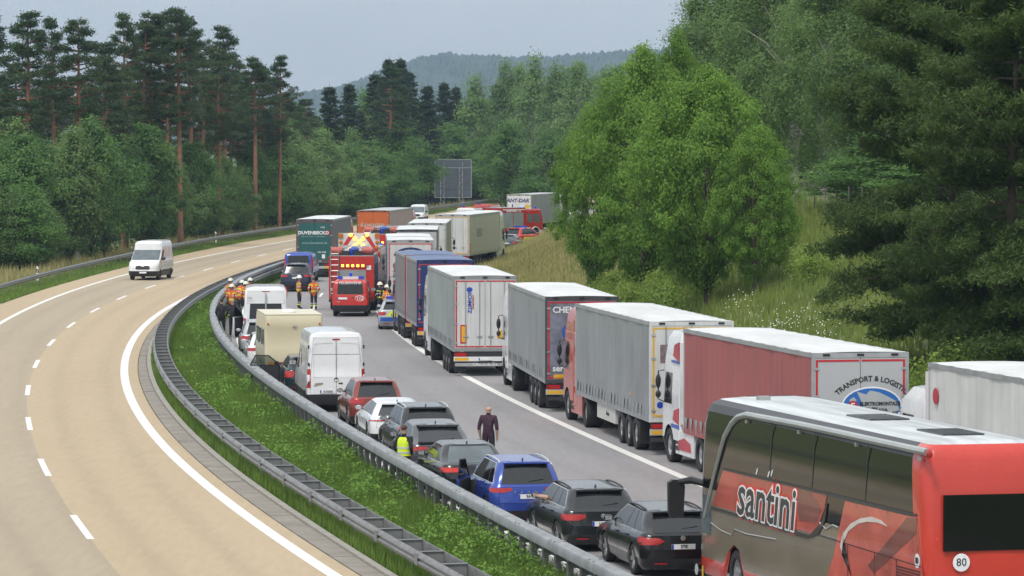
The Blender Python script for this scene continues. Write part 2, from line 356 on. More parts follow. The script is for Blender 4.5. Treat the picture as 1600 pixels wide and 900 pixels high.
# ------------------------------------------------------------------ ground materials
def ground_mat(name, c0, c1, c2, s1, s2, bump=.5, rough=.9, stretch=(1, 1, 1)):
    m = bpy.data.materials.new(name); m.use_nodes = True; t = m.node_tree; b = t.nodes['Principled BSDF']; b.inputs['Roughness'].default_value = rough
    tc = t.nodes.new('ShaderNodeTexCoord'); mp = t.nodes.new('ShaderNodeMapping'); mp.inputs['Scale'].default_value = stretch; t.links.new(tc.outputs['Object'], mp.inputs[0])
    n1 = t.nodes.new('ShaderNodeTexNoise'); n1.inputs['Scale'].default_value = s1; n1.inputs['Detail'].default_value = 8; t.links.new(mp.outputs[0], n1.inputs['Vector'])
    n2 = t.nodes.new('ShaderNodeTexNoise'); n2.inputs['Scale'].default_value = s2; n2.inputs['Detail'].default_value = 6; t.links.new(mp.outputs[0], n2.inputs['Vector'])
    rp = t.nodes.new('ShaderNodeValToRGB'); e = rp.color_ramp.elements; e[0].position = .32; e[1].position = .68
    e[0].color = (*c0, 1); e[1].color = (*c2, 1); k = e.new(.5); k.color = (*c1, 1)
    t.links.new(n1.outputs[0], rp.inputs[0])
    mr = t.nodes.new('ShaderNodeMapRange'); mr.inputs['From Min'].default_value = .3; mr.inputs['From Max'].default_value = .7; mr.inputs['To Min'].default_value = .94; mr.inputs['To Max'].default_value = 1.05
    t.links.new(n2.outputs[0], mr.inputs['Value'])
    mx = t.nodes.new('ShaderNodeMix'); mx.data_type = 'RGBA'; mx.blend_type = 'MULTIPLY'; mx.inputs[0].default_value = 1
    t.links.new(rp.outputs[0], mx.inputs[6]); t.links.new(mr.outputs[0], mx.inputs[7]); t.links.new(mx.outputs[2], b.inputs['Base Color'])
    wa = t.nodes.new('ShaderNodeAttribute'); wa.attribute_name = 'wear'; wm = t.nodes.new('ShaderNodeMath'); wm.operation = 'MULTIPLY_ADD'; t.links.new(wa.outputs['Fac'], wm.inputs[0]); wm.inputs[1].default_value = -.13; wm.inputs[2].default_value = 1.0
    m3 = t.nodes.new('ShaderNodeMix'); m3.data_type = 'RGBA'; m3.blend_type = 'MULTIPLY'; m3.inputs[0].default_value = 1; t.links.new(mx.outputs[2], m3.inputs[6]); t.links.new(wm.outputs[0], m3.inputs[7]); t.links.new(m3.outputs[2], b.inputs['Base Color'])
    bp = t.nodes.new('ShaderNodeBump'); bp.inputs['Strength'].default_value = bump; bp.inputs['Distance'].default_value = .03
    t.links.new(n2.outputs[0], bp.inputs['Height']); t.links.new(bp.outputs[0], b.inputs['Normal'])
    return m
TURF = ground_mat('turf', (.075, .11, .03), (.11, .15, .04), (.19, .20, .075), .35, 9, .8)
BEIGE = ground_mat('beige_concrete', (.415, .32, .20), (.43, .333, .21), (.445, .345, .22), .22, 5, .03, .75, (1, .12, 1))
BEIGE2 = ground_mat('worn_concrete_lane', (.355, .29, .20), (.37, .303, .21), (.385, .315, .22), .3, 5, .03, .75, (1, .1, 1))
GREY = ground_mat('grey_concrete', (.25, .24, .243), (.265, .253, .256), (.28, .267, .268), .25, 5, .04, .8, (1, .12, 1))
SLAB = ground_mat('drain_slab', (.20, .18, .155), (.25, .225, .19), (.29, .26, .215), 1.2, 20, .3, .85)
LINEP = M('white_road_paint', (.74, .73, .70), .6, nz=(6, .16))
DIRT = ground_mat('verge_gravel', (.10, .095, .085), (.15, .14, .12), (.12, .13, .07), 2.5, 30, .6)

def ribbon(name, mat, fa, fb, y0, y1, z=0.0, step=3.0, n=1, kind='structure', parent=None, tracks=()):
    if tracks: n = 30
    vs = []; fs = []; ys = np.arange(y0, y1 + .01, step)
    for y in ys:
        a, b = fa(y), fb(y)
        for k in range(n + 1): vs.append((a + (b - a) * k / n, y, z))
    for i in range(len(ys) - 1):
        for k in range(n): q = i * (n + 1) + k; fs.append((q, q + 1, q + n + 2, q + n + 1))
    o = MB().add(vs, fs).build(name, mat, parent, 0)
    if kind and not parent: o['kind'] = kind
    if tracks:                                             # rubber-darkened wheel paths and a few drips, metres from the left edge
        at = o.data.attributes.new('wear', 'FLOAT', 'POINT'); rw = random.Random(len(name)); val = []
        for i, y in enumerate(ys):
            wd = fb(y) - fa(y); wob = .06 * math.sin(y * .05); amp = .75 + .25 * math.sin(y * .021 + 1)
            for k in range(n + 1):
                u = wd * k / n; val.append(min(1, sum(amp * math.exp(-((u - q - wob) / .32) ** 2) for q in tracks) + .12 * rw.random()))
        at.data.foreach_set('value', val)
    return o
c = lambda k, d=0.0: (lambda y: cx(k, y) + d)

# ground sheet to the horizon
us = [-9000, -4500, -2200, -1000, -500, -260, -150] + list(np.arange(-100, -36, 5)) + list(np.arange(-36, 40, 1.2)) + list(np.arange(40, 90, 5)) + [120, 180, 300, 600, 1200, 2500, 5000, 9000]
yg = [-300, -120, -40, 0] + list(np.arange(24, 640, 6)) + [690, 760, 900, 1200, 1800, 2600, 4000, 6500, 9500]
rng = random.Random(3); vs = []
for y in yg:
    f0 = foot(y)
    for u in us:
        x = f0 + u; z = tz(x, y)
        if u > .5 and u < 80: z += (rng.random() - .5) * .12
        vs.append((x, y, z - .05))
nu = len(us); fs = [(j * nu + i, j * nu + i + 1, (j + 1) * nu + i + 1, (j + 1) * nu + i) for j in range(len(yg) - 1) for i in range(nu - 1)]
gnd = MB().add(vs, fs).build('ground', TURF, None, 60); gnd['kind'] = 'structure'
# carriageways
ribbon('hard_shoulder', BEIGE, lambda y: cx('rail', y) + 1.3, c('LO'), 24, 690)
ribbon('outer_lane', BEIGE2, c('LO'), c('LD'), 24, 690, tracks=(1.2, 3.0))
ribbon('inner_lane', BEIGE, c('LD'), lambda y: cx('LI', y) + .55, 24, 690, tracks=(1.1, 2.9))
ribbon('right_carriageway', GREY, lambda y: cx('RI', y) - .35, lambda y: cx('RS', y) + 4.6, 24, 690, tracks=(1.4, 3.2, 5.6, 7.4))
ribbon('gravel_edge', DIRT, lambda y: cx('RS', y) + 4.6, lambda y: foot(y) + .2, 24, 690, -.012)
asph = M('old_asphalt', (.14, .135, .13), .85, nz=(2.5, .18), bump=(40, .4))
ribbon('drain_strip', asph, lambda y: cx('RI', y) - .85, lambda y: cx('RI', y) - .35, 24, 690, -.004)
# painted lines
ribbon('edge_line', LINEP, c('LI', -.16), c('LI', .16), 24, 690, .004)
ribbon('edge_line', LINEP, c('LO', -.13), c('LO', .13), 24, 690, .004)
ribbon('edge_line', LINEP, c('RS', -.15), c('RS', .15), 24, 690, .004)
ribbon('edge_line', LINEP, c('RI', -.14), c('RI', .14), 24, 690, .004)
dash = bpy.data.objects.new('lane_line', None); COL.objects.link(dash); dash['kind'] = 'structure'
for i in range(30):
    y0 = 93.0 + 17.6 * i - 17.6 * 3
    ribbon('line_dash', LINEP, c('LD', -.09), c('LD', .09), y0, y0 + 6, .004, 2.0, 1, None, dash)
dash = bpy.data.objects.new('lane_line', None); COL.objects.link(dash); dash['kind'] = 'structure'
mid = lambda d: (lambda y: (cx('RI', y) + cx('RS', y)) / 2 + d)
for i in range(26):
    y0 = 40.0 + 18 * i
    if any(abs(y0 - q) < 14 for q in ()): continue
    ribbon('line_dash', LINEP, mid(-.08), mid(.08), y0, y0 + 6, .004, 2.0, 1, None, dash)
# drain slabs between the left edge line and the ladder barrier, each a piece with open joints
gut = bpy.data.objects.new('drain_gutter', None); COL.objects.link(gut); gut['kind'] = 'structure'
y = 40.0; k = 0; rr = random.Random(5)
while y < 300:
    y1 = y + 4.9; m = MB(); d = rr.uniform(-.006, .006)
    for (a, b_) in ((y + .035, y + 2.45), (y + 2.45, y1 - .035)):
        A = [(cx('LI', a) + .58, a), (cx('lad', a) - .62, a), (cx('lad', b_) - .62, b_), (cx('LI', b_) + .58, b_)]
        m.add([(p[0], p[1], z) for z in (-.04, .012 + d) for p in A], [(0, 1, 5, 4), (1, 2, 6, 5), (2, 3, 7, 6), (3, 0, 4, 7), (4, 5, 6, 7)])
    m.build('drain_slab', SLAB, gut, 0); y = y1; k += 1
kerbm = M('kerb_concrete', (.33, .31, .27), .85, nz=(3, .2), bump=(30, .4))
y = 40.0
while y < 300:
    m = MB()
    for (a, b_) in ((y + .01, y + .98), ):
        A = [(cx('lad', a) - .60, a), (cx('lad', a) - .42, a), (cx('lad', b_) - .42, b_), (cx('lad', b_) - .60, b_)]
        m.add([(p[0], p[1], z) for z in (-.04, .06) for p in A], [(0, 1, 5, 4), (1, 2, 6, 5), (2, 3, 7, 6), (3, 0, 4, 7), (4, 5, 6, 7)])
    m.build('kerb_stone', kerbm, gut, 0); y += 1.0

# ------------------------------------------------------------------ safety barriers
def along(k, off, y0, y1, step):
    out = []; y = y0
    while y <= y1:
        s = slope(k, y); l = math.hypot(1, s); out.append((Vector((cx(k, y) + off / l, y - off * s / l, 0)), Vector((s / l, 1 / l, 0)), Vector((1 / l, -s / l, 0)))); y += step / l
    return out
def profile_rail(name, mat, k, off, prof, y0, y1, parent, step=2.0):
    fr = along(k, off, y0, y1, step); n = len(prof); vs = []; fs = []
    for p, t, r in fr:
        for a, z in prof: q = p + r * a; vs.append((q.x, q.y, z))
    for i in range(len(fr) - 1):
        for j in range(n - 1): fs.append((i * n + j, i * n + j + 1, (i + 1) * n + j + 1, (i + 1) * n + j))
    return MB().add(vs, fs).build(name, mat, parent, 50)
WB = [(.0, .0), (.012, .0), (.03, .03), (.075, .075), (.075, .11), (.03, .14), (.02, .155), (.03, .17), (.075, .20), (.075, .235), (.03, .28), (.012, .31), (0, .31), (-.01, .27), (.0, .2), (-.01, .155), (0, .11), (-.01, .04), (0, 0)]
def wbeam(side, z0): return [(side * a, z0 + b) for a, b in WB]
RAILM = M('weathered_steel_rail', (.25, .255, .255), .55, .3, nz=(2.2, .22), streak=(2, .25, (1, 1, 9)))
POSTM = M('barrier_post_steel', (.20, .205, .205), .6, .25, nz=(4, .25))
BOXM = M('box_rail_steel', (.28, .295, .30), .5, .25, nz=(1.6, .22), streak=(1.2, .2, (6, 1, 1)))
# 1 ladder barrier: two beams with a cross strut at every post
lad = thing('ladder_crash_barrier', 'steel double crash barrier with ladder-like cross struts beside the beige carriageway', 'crash barrier', (0, 0, 0))
profile_rail('beam', RAILM, 'lad', -.26, wbeam(-1, .44), 40, 470, lad); profile_rail('beam', RAILM, 'lad', .26, wbeam(1, .44), 40, 470, lad)
strut = MB().b2(-.25, .25, -.04, .04, .50, .745).b2(-.27, .27, -.07, .07, .745, .76).mesh('cross_strut', POSTM, 0)
pst = MB().b2(-.03, .03, -.05, .05, -.1, .50).mesh('post', POSTM, 0)
splice = MB().b2(-.087, -.073, -.16, .16, .47, .72).mesh('splice_plate', POSTM, 0)
for i, (p, t, r) in enumerate(along('lad', 0, 44, 400, 2.5)):
    a = math.atan2(r.y, r.x); link('cross_strut', strut, lad, p, a); link('post', pst, lad, p, a)
    if i % 2 == 0: link('splice_plate', splice, lad, p + r * -.26, a)
# 2 box barrier: deep box beam on posts, lower beam towards the stopped traffic
bxb = thing('box_crash_barrier', 'pale grey steel box-beam crash barrier on closely set posts beside the queue of cars', 'crash barrier', (0, 0, 0))
pr = [(-.17, .75), (-.17, .92), (-.145, .95), (.145, .95), (.17, .92), (.17, .75), (.11, .75), (.11, .77), (-.11, .77), (-.11, .75), (-.17, .75)]
profile_rail('box_beam', BOXM, 'box', 0, pr, 40, 470, bxb)
profile_rail('beam', RAILM, 'box', .30, wbeam(1, .43), 40, 470, bxb)
post2 = MB().b2(-.06, .06, -.09, .09, -.1, .755).mesh('post', POSTM, 0)
spc = MB().b2(.05, .31, -.04, .04, .52, .64).mesh('spacer', POSTM, 0)
sp2 = MB().b2(-.173, .173, -.012, .012, .752, .953).mesh('splice_band', STEEL, 0)
blt = MB().lathe([(.026, 0), (.026, .014), (.001, .016)], (0, 0, .95), 'z', 6)
blt = blt.mesh('bolt', POSTM, 0)
for i, (p, t, r) in enumerate(along('box', 0, 44, 420, 1.333)):
    a = math.atan2(r.y, r.x); link('post', post2, bxb, p, a)
    if i < 220: link('spacer', spc, bxb, p, a)
    if i % 3 == 0:
        link('splice_band', sp2, bxb, p, a)
        if i < 150:
            for q in (-.11, .11):
                for v in (-.2, .2): link('bolt', blt, bxb, p + r * q + t * v, a)
# 3 outer barrier of the beige carriageway
rl = thing('roadside_crash_barrier', 'long single-beam crash barrier along the foot of the pine wood', 'crash barrier', (0, 0, 0))
profile_rail('beam', RAILM, 'rail', 0, wbeam(1, .44), 60, 690, rl, 3)
post3 = MB().b2(-.06, -.005, -.05, .05, -.35, .70).mesh('post', POSTM, 0)
for p, t, r in along('rail', 0, 130, 690, 3.5): link('post', post3, rl, p, math.atan2(r.y, r.x))
# delineator posts
def delineator(px, Y, label):
    x = cx('rail', Y) - .7; m = MB(); h = 1.15
    t = thing('delineator_post', label, 'marker post', (x, Y, tz(x, Y) - .05), 0, 'white roadside marker posts')
    m.prism([(-.07, 0), (.07, 0), (.07, h - .12), (.0, h), (-.07, h - .05)], (0, 0, 0), (1, 0, 0), (0, 0, 1), (0, .1, 0)); m.build('shaft', M('post_white', (.78, .78, .76), .5), t)
    MB().prism([(-.075, h - .42), (.075, h - .46), (.075, h - .24), (-.075, h - .18)], (0, -.004, 0), (1, 0, 0), (0, 0, 1), (0, .108, 0)).build('black_band', INK, t)
    B('reflector', WLENS, t, (-.03, .03, -.012, -.005, h - .38, h - .27))
for Y in (262, 312, 362, 412, 465, 520): delineator(0, Y, 'white marker post with slanted black band behind the crash barrier under the trees')

# back of the large direction sign, lattice posts
SY = 548.0; pc = atY(708, 279, SY); sw = 56 / FPX * SY; sh = 58 / FPX * SY
sg = thing('motorway_sign', 'back of a large grey direction sign on two lattice posts', 'road sign', (pc.x, SY, 0), R(-4))
zb, zt_ = pc.z - sh / 2, pc.z + sh / 2; sgm = M('sign_back_grey', (.085, .10, .125), .5, .2, nz=(1, .1))
for k in range(5):
    z0 = zb + sh * k / 5; B('panel', sgm, sg, (-sw / 2, sw / 2, 0, .05, z0 + .02, z0 + sh / 5 - .02))
fm = MB(); fw = .09
for a in ((-sw / 2 - fw, -sw / 2, zb - fw, zt_ + fw), (sw / 2, sw / 2 + fw, zb - fw, zt_ + fw), (-sw / 2, sw / 2, zb - fw, zb), (-sw / 2, sw / 2, zt_, zt_ + fw)): fm.b2(a[0], a[1], -.03, .06, a[2], a[3])
fm.b2(-sw / 2, sw / 2, -.06, -.005, zt_ - sh * .22, zt_ - sh * .22 + .10); fm.build('frame', STEEL, sg)
for xs in (-sw * .30, sw * .22):
    lp = MB()
    for dx in (-.24, .24): lp.tube([(xs + dx, -.35 if dx < 0 else -.15, -.2), (xs + dx, -.12, zt_ - (0.3 if dx > 0 else sh * .22))], .05, 6)
    z = .3; sgn = 1
    while z < zt_ - sh * .25:
        lp.tube([(xs - .24 * sgn, -.2, z), (xs + .24 * sgn, -.2, z + .5)], .028, 4, cap=False); z += .5; sgn = -sgn
    lp.build('lattice_post', STEEL, sg)

# far wooded ridge
hl = ground_mat('far_woodland', (.022, .042, .02), (.03, .055, .024), (.04, .065, .03), .02, .06, .3)
def ridge(name, Y, prof, depth, seed, bumpy):
    rg = random.Random(seed); xs = np.linspace(prof[0][0], prof[-1][0], 1500); vs = []; fs = []; rowsn = 26
    px_ = [p[0] for p in prof]; py_ = [p[1] for p in prof]
    for j in range(rowsn):
        t = j / (rowsn - 1)
        for x in xs:
            pt = atY(x, np.interp(x, px_, py_), Y); top = pt.z
            prof_t = math.sin(min(1, t * 1.25) * math.pi / 2) if t < .8 else 1 - (t - .8) * 1.5
            z = top * prof_t - 3 + rg.uniform(0, 1) ** 2 * bumpy * (1 if .03 < t else 0)
            s = (Y - depth + depth * 1.25 * t) / Y
            vs.append((pt.x * s, Y - depth + depth * 1.25 * t, z))
    n = len(xs)
    for j in range(rowsn - 1):
        for i in range(n - 1): fs.append((j * n + i, j * n + i + 1, (j + 1) * n + i + 1, (j + 1) * n + i))
    o = MB().add(vs, fs).build(name, hl, None, 0); o['kind'] = 'structure'
ridge('hill', 5200, [(-1600, 175), (-600, 165), (0, 160), (300, 152), (450, 148), (520, 139), (560, 126), (610, 104), (660, 90), (700, 85), (740, 87), (790, 91), (850, 90), (910, 86), (960, 82), (1020, 79), (1080, 76), (1200, 84), (1500, 100), (2200, 140), (3200, 170)], 1500, 4, 6)
# the air between
hz = MB().b2(-7000, 7000, -200, 6200, -8, 340).build('haze', [], None, 0); hz['kind'] = 'stuff'
hm = bpy.data.materials.new('air'); hm.use_nodes = True; t = hm.node_tree; t.nodes.clear()
oo = t.nodes.new('ShaderNodeOutputMaterial'); pv = t.nodes.new('ShaderNodeVolumePrincipled'); pv.inputs['Color'].default_value = (.44, .60, .86, 1)
pv.inputs['Density'].default_value = 0.00012; pv.inputs['Anisotropy'].default_value = 0.0; t.links.new(pv.outputs[0], oo.inputs['Volume']); hz.data.materials.append(hm)

# ------------------------------------------------------------------ vegetation
def leaf_mat(name, dark, light, rough=.55, trans=.5):
    m = bpy.data.materials.new(name); m.use_nodes = True; t = m.node_tree; b = t.nodes['Principled BSDF']; out = t.nodes['Material Output']
    at = t.nodes.new('ShaderNodeAttribute'); at.attribute_name = 'tint'
    oi = t.nodes.new('ShaderNodeObjectInfo'); ad = t.nodes.new('ShaderNodeMath'); ad.operation = 'MULTIPLY_ADD'
    t.links.new(oi.outputs['Random'], ad.inputs[0]); ad.inputs[1].default_value = .5; t.links.new(at.outputs['Fac'], ad.inputs[2])
    mr = t.nodes.new('ShaderNodeMapRange'); mr.inputs['From Max'].default_value = 1.5; t.links.new(ad.outputs[0], mr.inputs['Value'])
    mx = t.nodes.new('ShaderNodeMix'); mx.data_type = 'RGBA'; mx.inputs[6].default_value = (*dark, 1); mx.inputs[7].default_value = (*light, 1)
    t.links.new(mr.outputs[0], mx.inputs[0]); t.links.new(mx.outputs[2], b.inputs['Base Color']); b.inputs['Roughness'].default_value = rough; b.inputs['Specular IOR Level'].default_value = .25
    if trans:
        tr = t.nodes.new('ShaderNodeBsdfTranslucent'); t.links.new(mx.outputs[2], tr.inputs['Color']); ms = t.nodes.new('ShaderNodeMixShader'); ms.inputs[0].default_value = trans
        t.links.new(b.outputs[0], ms.inputs[1]); t.links.new(tr.outputs[0], ms.inputs[2]); t.links.new(ms.outputs[0], out.inputs['Surface'])
    return m
LM = {'maple': leaf_mat('maple_leaf', (0.091, 0.191, 0.032), (0.248, 0.410, 0.065)), 'birch': leaf_mat('birch_leaf', (0.110, 0.186, 0.061), (0.243, 0.372, 0.119)),
      'wood': leaf_mat('broadleaf', (0.067, 0.144, 0.042), (0.182, 0.331, 0.081)), 'pine': leaf_mat('pine_needle', (0.037, 0.078, 0.037), (0.100, 0.153, 0.058), trans=.4),
      'spruce': leaf_mat('spruce_needle', (0.030, 0.059, 0.030), (0.071, 0.113, 0.049), trans=.25), 'nearpine': leaf_mat('near_pine_needle', (0.041, 0.080, 0.022), (0.112, 0.173, 0.043), trans=.4),
      'grass': leaf_mat('grass_blade', (.085, .16, .028), (.25, .36, .075), trans=.4), 'bank': leaf_mat('bank_grass', (.105, .162, .034), (.30, .355, .09), trans=.4),
      'dry': leaf_mat('seeding_grass', (0.284, 0.267, 0.108), (0.525, 0.448, 0.204), trans=.4), 'weed': leaf_mat('weed_leaf', (.08, .17, .027), (.225, .39, .065), trans=.35),
      'shrub': leaf_mat('shrub_leaf', (0.122, 0.208, 0.043), (0.365, 0.485, 0.097))}
BARK = M('bark_brown', (.09, .07, .055), .9, nz=(5, .35)); PBARK = M('pine_bark', (.26, .13, .075), .9, nz=(4, .35)); BBARK = M('birch_bark', (.42, .40, .36), .8, nz=(6, .4))

def card_mesh(name, P, S, N, tint, mat, aspect=1.6, rs=None, tri=False):
    """leaf-sized faces at P (n,3) of size S (n,), normals N (n,3), one tint each"""
    rs = rs or np.random.RandomState(1); n = len(P)
    N = N / (np.linalg.norm(N, axis=1, keepdims=True) + 1e-9); A = rs.normal(size=(n, 3)); U = np.cross(N, A); U /= np.linalg.norm(U, axis=1, keepdims=True) + 1e-9; W = np.cross(N, U)
    S = S[:, None]
    if tri: V = np.stack([P - U * S * .5, P + U * S * .5, P + W * S * aspect], 1); k = 3
    else: V = np.stack([P - W * S * aspect * .5, P + U * S * .5, P + W * S * aspect * .5, P - U * S * .5], 1); k = 4
    return raw_mesh(name, V.reshape(-1, 3), k, tint, mat)
def raw_mesh(name, V, k, tint, mat):
    me = bpy.data.meshes.new(name); nf = len(V) // k
    me.vertices.add(len(V)); me.vertices.foreach_set('co', V.astype(np.float32).ravel())
    me.loops.add(len(V)); me.loops.foreach_set('vertex_index', np.arange(len(V), dtype=np.int32))
    me.polygons.add(nf); me.polygons.foreach_set('loop_start', np.arange(0, len(V), k, dtype=np.int32))
    at = me.attributes.new('tint', 'FLOAT', 'FACE'); at.data.foreach_set('value', np.asarray(tint, dtype=np.float32))
    me.materials.append(mat); me.update(calc_edges=True); return me

def broadleaf(seed, H, Rw, base, nl, ls, mat, bark, clumps=60, droop=0.0, narrow=1.0, lean=0.0):
    rs = np.random.RandomState(seed); rg = random.Random(seed)
    cz = base + (H - base) * .52; hz_ = (H - base) * .5; C = []; tr = MB()
    top = Vector((lean * H * .1 + rg.uniform(-.2, .2), rg.uniform(-.2, .2), H * .8))
    tp = [Vector((0, 0, -.4)), Vector((rg.uniform(-.1, .1), rg.uniform(-.1, .1), H * .25)), Vector((rg.uniform(-.25, .25), rg.uniform(-.25, .25), H * .5)), top, top + Vector((0, 0, H * .12))]
    r0 = H * .016; tr.tube(tp, [r0 * 1.3, r0, r0 * .75, r0 * .4, r0 * .12], 7)
    while len(C) < clumps:
        d = rs.normal(size=3); d /= np.linalg.norm(d); q = rs.uniform(.25, 1) ** .45
        zz = cz + d[2] * hz_ * q; rel = (zz - base) / (H - base)
        wr = Rw * (min(1, rel / .28) ** .6) * (1 - max(0, rel - .45) / .6) ** (.55 * narrow)
        wr *= .75 + .45 * math.sin(seed + 3 * math.atan2(d[1], d[0]) + 5 * rel) ** 2
        C.append((d[0] * q * wr + lean * rel, d[1] * q * wr, zz, q))
    C = np.array(C)
    for ccc in C[: min(len(C), 26)]:
        z0 = max(base * .6, ccc[2] - hz_ * .7 * rg.uniform(.5, 1)); f = z0 / (H * .8)
        st = Vector((0, 0, 0)).lerp(top, min(.95, f)); en = Vector(ccc[:3]); mdp = st.lerp(en, .5) + Vector((0, 0, .1 * (en - st).length))
        tr.tube([st, mdp, en], [r0 * .38, r0 * .22, r0 * .06], 5, cap=False)
    cs = Rw * (2.1 / math.sqrt(clumps)) * 1.0; per = max(1, nl // clumps)
    ctint = rs.uniform(0, .55, clumps); idx = np.repeat(np.arange(clumps), per); n = len(idx)
    off = rs.normal(size=(n, 3)) * np.array([1, 1, .62]) * cs * rs.uniform(.55, 1.1, clumps)[idx][:, None] * .75
    P = C[idx, :3] + off
    if droop: P[:, 2] -= droop * rs.uniform(0, 1, n) * cs * 1.6
    nrm = off / (np.linalg.norm(off, axis=1, keepdims=True) + 1e-6) + (P - np.array([0, 0, cz])) / Rw * .5 + np.array([0, 0, .55]) + rs.normal(size=(n, 3)) * .55
    S = ls * rs.uniform(.6, 1.35, n); T = ctint[idx] + rs.uniform(0, .45, n)
    return tr.mesh('trunk', bark, 60), card_mesh('crown', P, S, nrm, T, mat, 1.5, rs)
def conifer_tufts(ends, nper, length, rs, ls, mat, spread=.35, vs_=.45, asp=3.2):
    P = []; T = []; N = []
    for (a, b, t) in ends:
        k = nper; u = rs.uniform(.15, 1.05, k)[:, None]; a, b = np.array(a), np.array(b); d = b - a
        wdt = spread * (1.1 - .6 * u); o = rs.normal(size=(k, 3)) * np.array([1, 1, vs_]) * wdt * .6
        P.append(a + d * u + o); T.append(t + rs.uniform(0, .5, k)); N.append(rs.normal(size=(k, 3)) * .8 + np.array([0, 0, .7]))
    P = np.concatenate(P); T = np.concatenate(T); N = np.concatenate(N)
    return card_mesh('crown', P, ls * rs.uniform(.6, 1.3, len(P)), N, T, mat, asp, rs)
def scots_pine(seed, H, base, Rw, nper, ls, mat=None, whorls=16):
    rs = np.random.RandomState(seed); rg = random.Random(seed); tr = MB(); bx_, by_ = rg.uniform(-.5, .5), rg.uniform(-.4, .4)
    tp = [Vector((bx_ * (f ** 2), by_ * math.sin(f * 3), -.4 + (H + .2) * f)) for f in (0, .2, .4, .6, .8, .95, 1)]; r0 = H * .0115
    tr.tube(tp, [r0 * 1.25, r0, r0 * .9, r0 * .75, r0 * .5, r0 * .2, .02], 7); ends = []
    for k in range(whorls):
        f = (k + rg.random()) / whorls; z = base + (H - base) * f
        prof = (.55 + .45 * math.sin(min(1, f * 1.5 + .15) * math.pi * .62)) * (1 - max(0, f - .45) / .62) ** .7
        for j in range(rg.randint(3, 5)):
            a = rg.uniform(0, math.tau); Lb = Rw * prof * rg.uniform(.55, 1.2); g = z / H
            st = tp[0].lerp(tp[-1], g); st = Vector((bx_ * g * g, by_ * math.sin(g * 3), z)); up = rg.uniform(-.12, .35) + .25 * f
            e = st + Vector((math.cos(a) * Lb, math.sin(a) * Lb, Lb * up)); tr.tube([st, st.lerp(e, .5) + Vector((0, 0, -.04 * Lb)), e], [r0 * .3, r0 * .18, .012], 4, cap=False)
            t = rg.uniform(0, .5); m_ = st.lerp(e, .45); ends.append((m_, e, t))
            for s in (-1, 1):
                q = st.lerp(e, rg.uniform(.45, .8)); w = Vector((-math.sin(a), math.cos(a), .15)) * s * Lb * rg.uniform(.25, .45); ends.append((q, q + w + (e - st) * .15, t))
    return tr.mesh('trunk', PBARK, 60), conifer_tufts(ends, nper, 0, rs, ls, mat or LM['pine'], .55, .58)
def spruce(seed, H, Rw, nper, ls, mat=None):
    rs = np.random.RandomState(seed); rg = random.Random(seed); tr = MB().tube([(0, 0, -.4), (0, 0, H * .6), (0, 0, H)], [H * .013, H * .007, .015], 6); ends = []; n = 46
    for k in range(n):
        f = k / n; z = H * (.08 + .9 * f) + rg.uniform(-.2, .2); Lb = Rw * (1 - f) ** .85 + .12
        for j in range(5):
            a = rg.uniform(0, math.tau); l = Lb * rg.uniform(.45, 1.2); st = Vector((0, 0, z + rg.uniform(-.25, .25))); e = st + Vector((math.cos(a) * l, math.sin(a) * l, -l * .28 + .25 * f * l))
            ends.append((st.lerp(e, .2), e, rg.uniform(0, .5)))
        tr.tube([(0, 0, z), (Lb * .6 * math.cos(k), Lb * .6 * math.sin(k), z - .1)], [.03, .01], 4, cap=False)
    return tr.mesh('trunk', BARK, 60), conifer_tufts(ends, nper, 0, rs, ls, mat or LM['spruce'], .42)

PROTO = {'pine': [scots_pine(s, 23, 10.5 + s % 4, 2.9, 60, .10) for s in (11, 12, 13, 14)], 'spruce': [spruce(s, 18, 3.1, 70, .13) for s in (21, 22)],
         'birch': [broadleaf(s, 12, 2.7, 1.0, 13000, .155, LM['birch'], BBARK, 70, .8, 1.3) for s in (31, 32, 33)],
         'wood': [broadleaf(s, 12, 3.6, .6, 15000, .175, LM['wood'], BARK, 80, 0, .9) for s in (41, 42, 43)],
         'maple': [broadleaf(51, 11, 5.2, .6, 80000, .105, LM['maple'], BARK, 420, .1, .42), broadleaf(52, 11, 4.6, .5, 66000, .105, LM['maple'], BARK, 360, .1, .42)],
         'rbirch': [broadleaf(s, 17, 3.4, 1.5, 46000, .10, LM['birch'], BBARK, 130, .9, 1.2) for s in (61, 62)],
         'shrub': [broadleaf(s, 2.0, 1.3, .05, 5000, .075, LM['shrub'], BARK, 26) for s in (71, 72)]}
KIND = {'pine': 'pine_tree', 'spruce': 'spruce_tree', 'birch': 'birch_tree', 'wood': 'broadleaf_tree', 'maple': 'maple_tree', 'rbirch': 'birch_tree', 'shrub': 'shrub'}
def plant(kind, var, x, y, scale, label, group=None, z=None, rz=None, sz=None, cat='tree'):
    tm, cm = PROTO[kind][var % len(PROTO[kind])]
    t = thing(KIND[kind], label, cat, (x, y, tz(x, y) - .1 if z is None else z), random.uniform(0, 6.28) if rz is None else rz, group)
    t.scale = (scale, scale, sz or scale); link('trunk', tm, t); link('crown', cm, t); return t
def by_top(kind, var, px, ytop, Y, protoH, label, group=None, wide=None):
    p = atY(px, ytop, Y); g = tz(p.x, Y) - .1; s = max(.2, (p.z - g) / protoH)
    return plant(kind, var, p.x, Y, s if wide is None else wide, label, group, sz=s)

def railY(px):                                                  # distance at which the outer barrier crosses this picture column
    for Y in range(240, 690, 5):
        if 800 + cx('rail', Y) / Y * FPX > px: return Y
    return 690
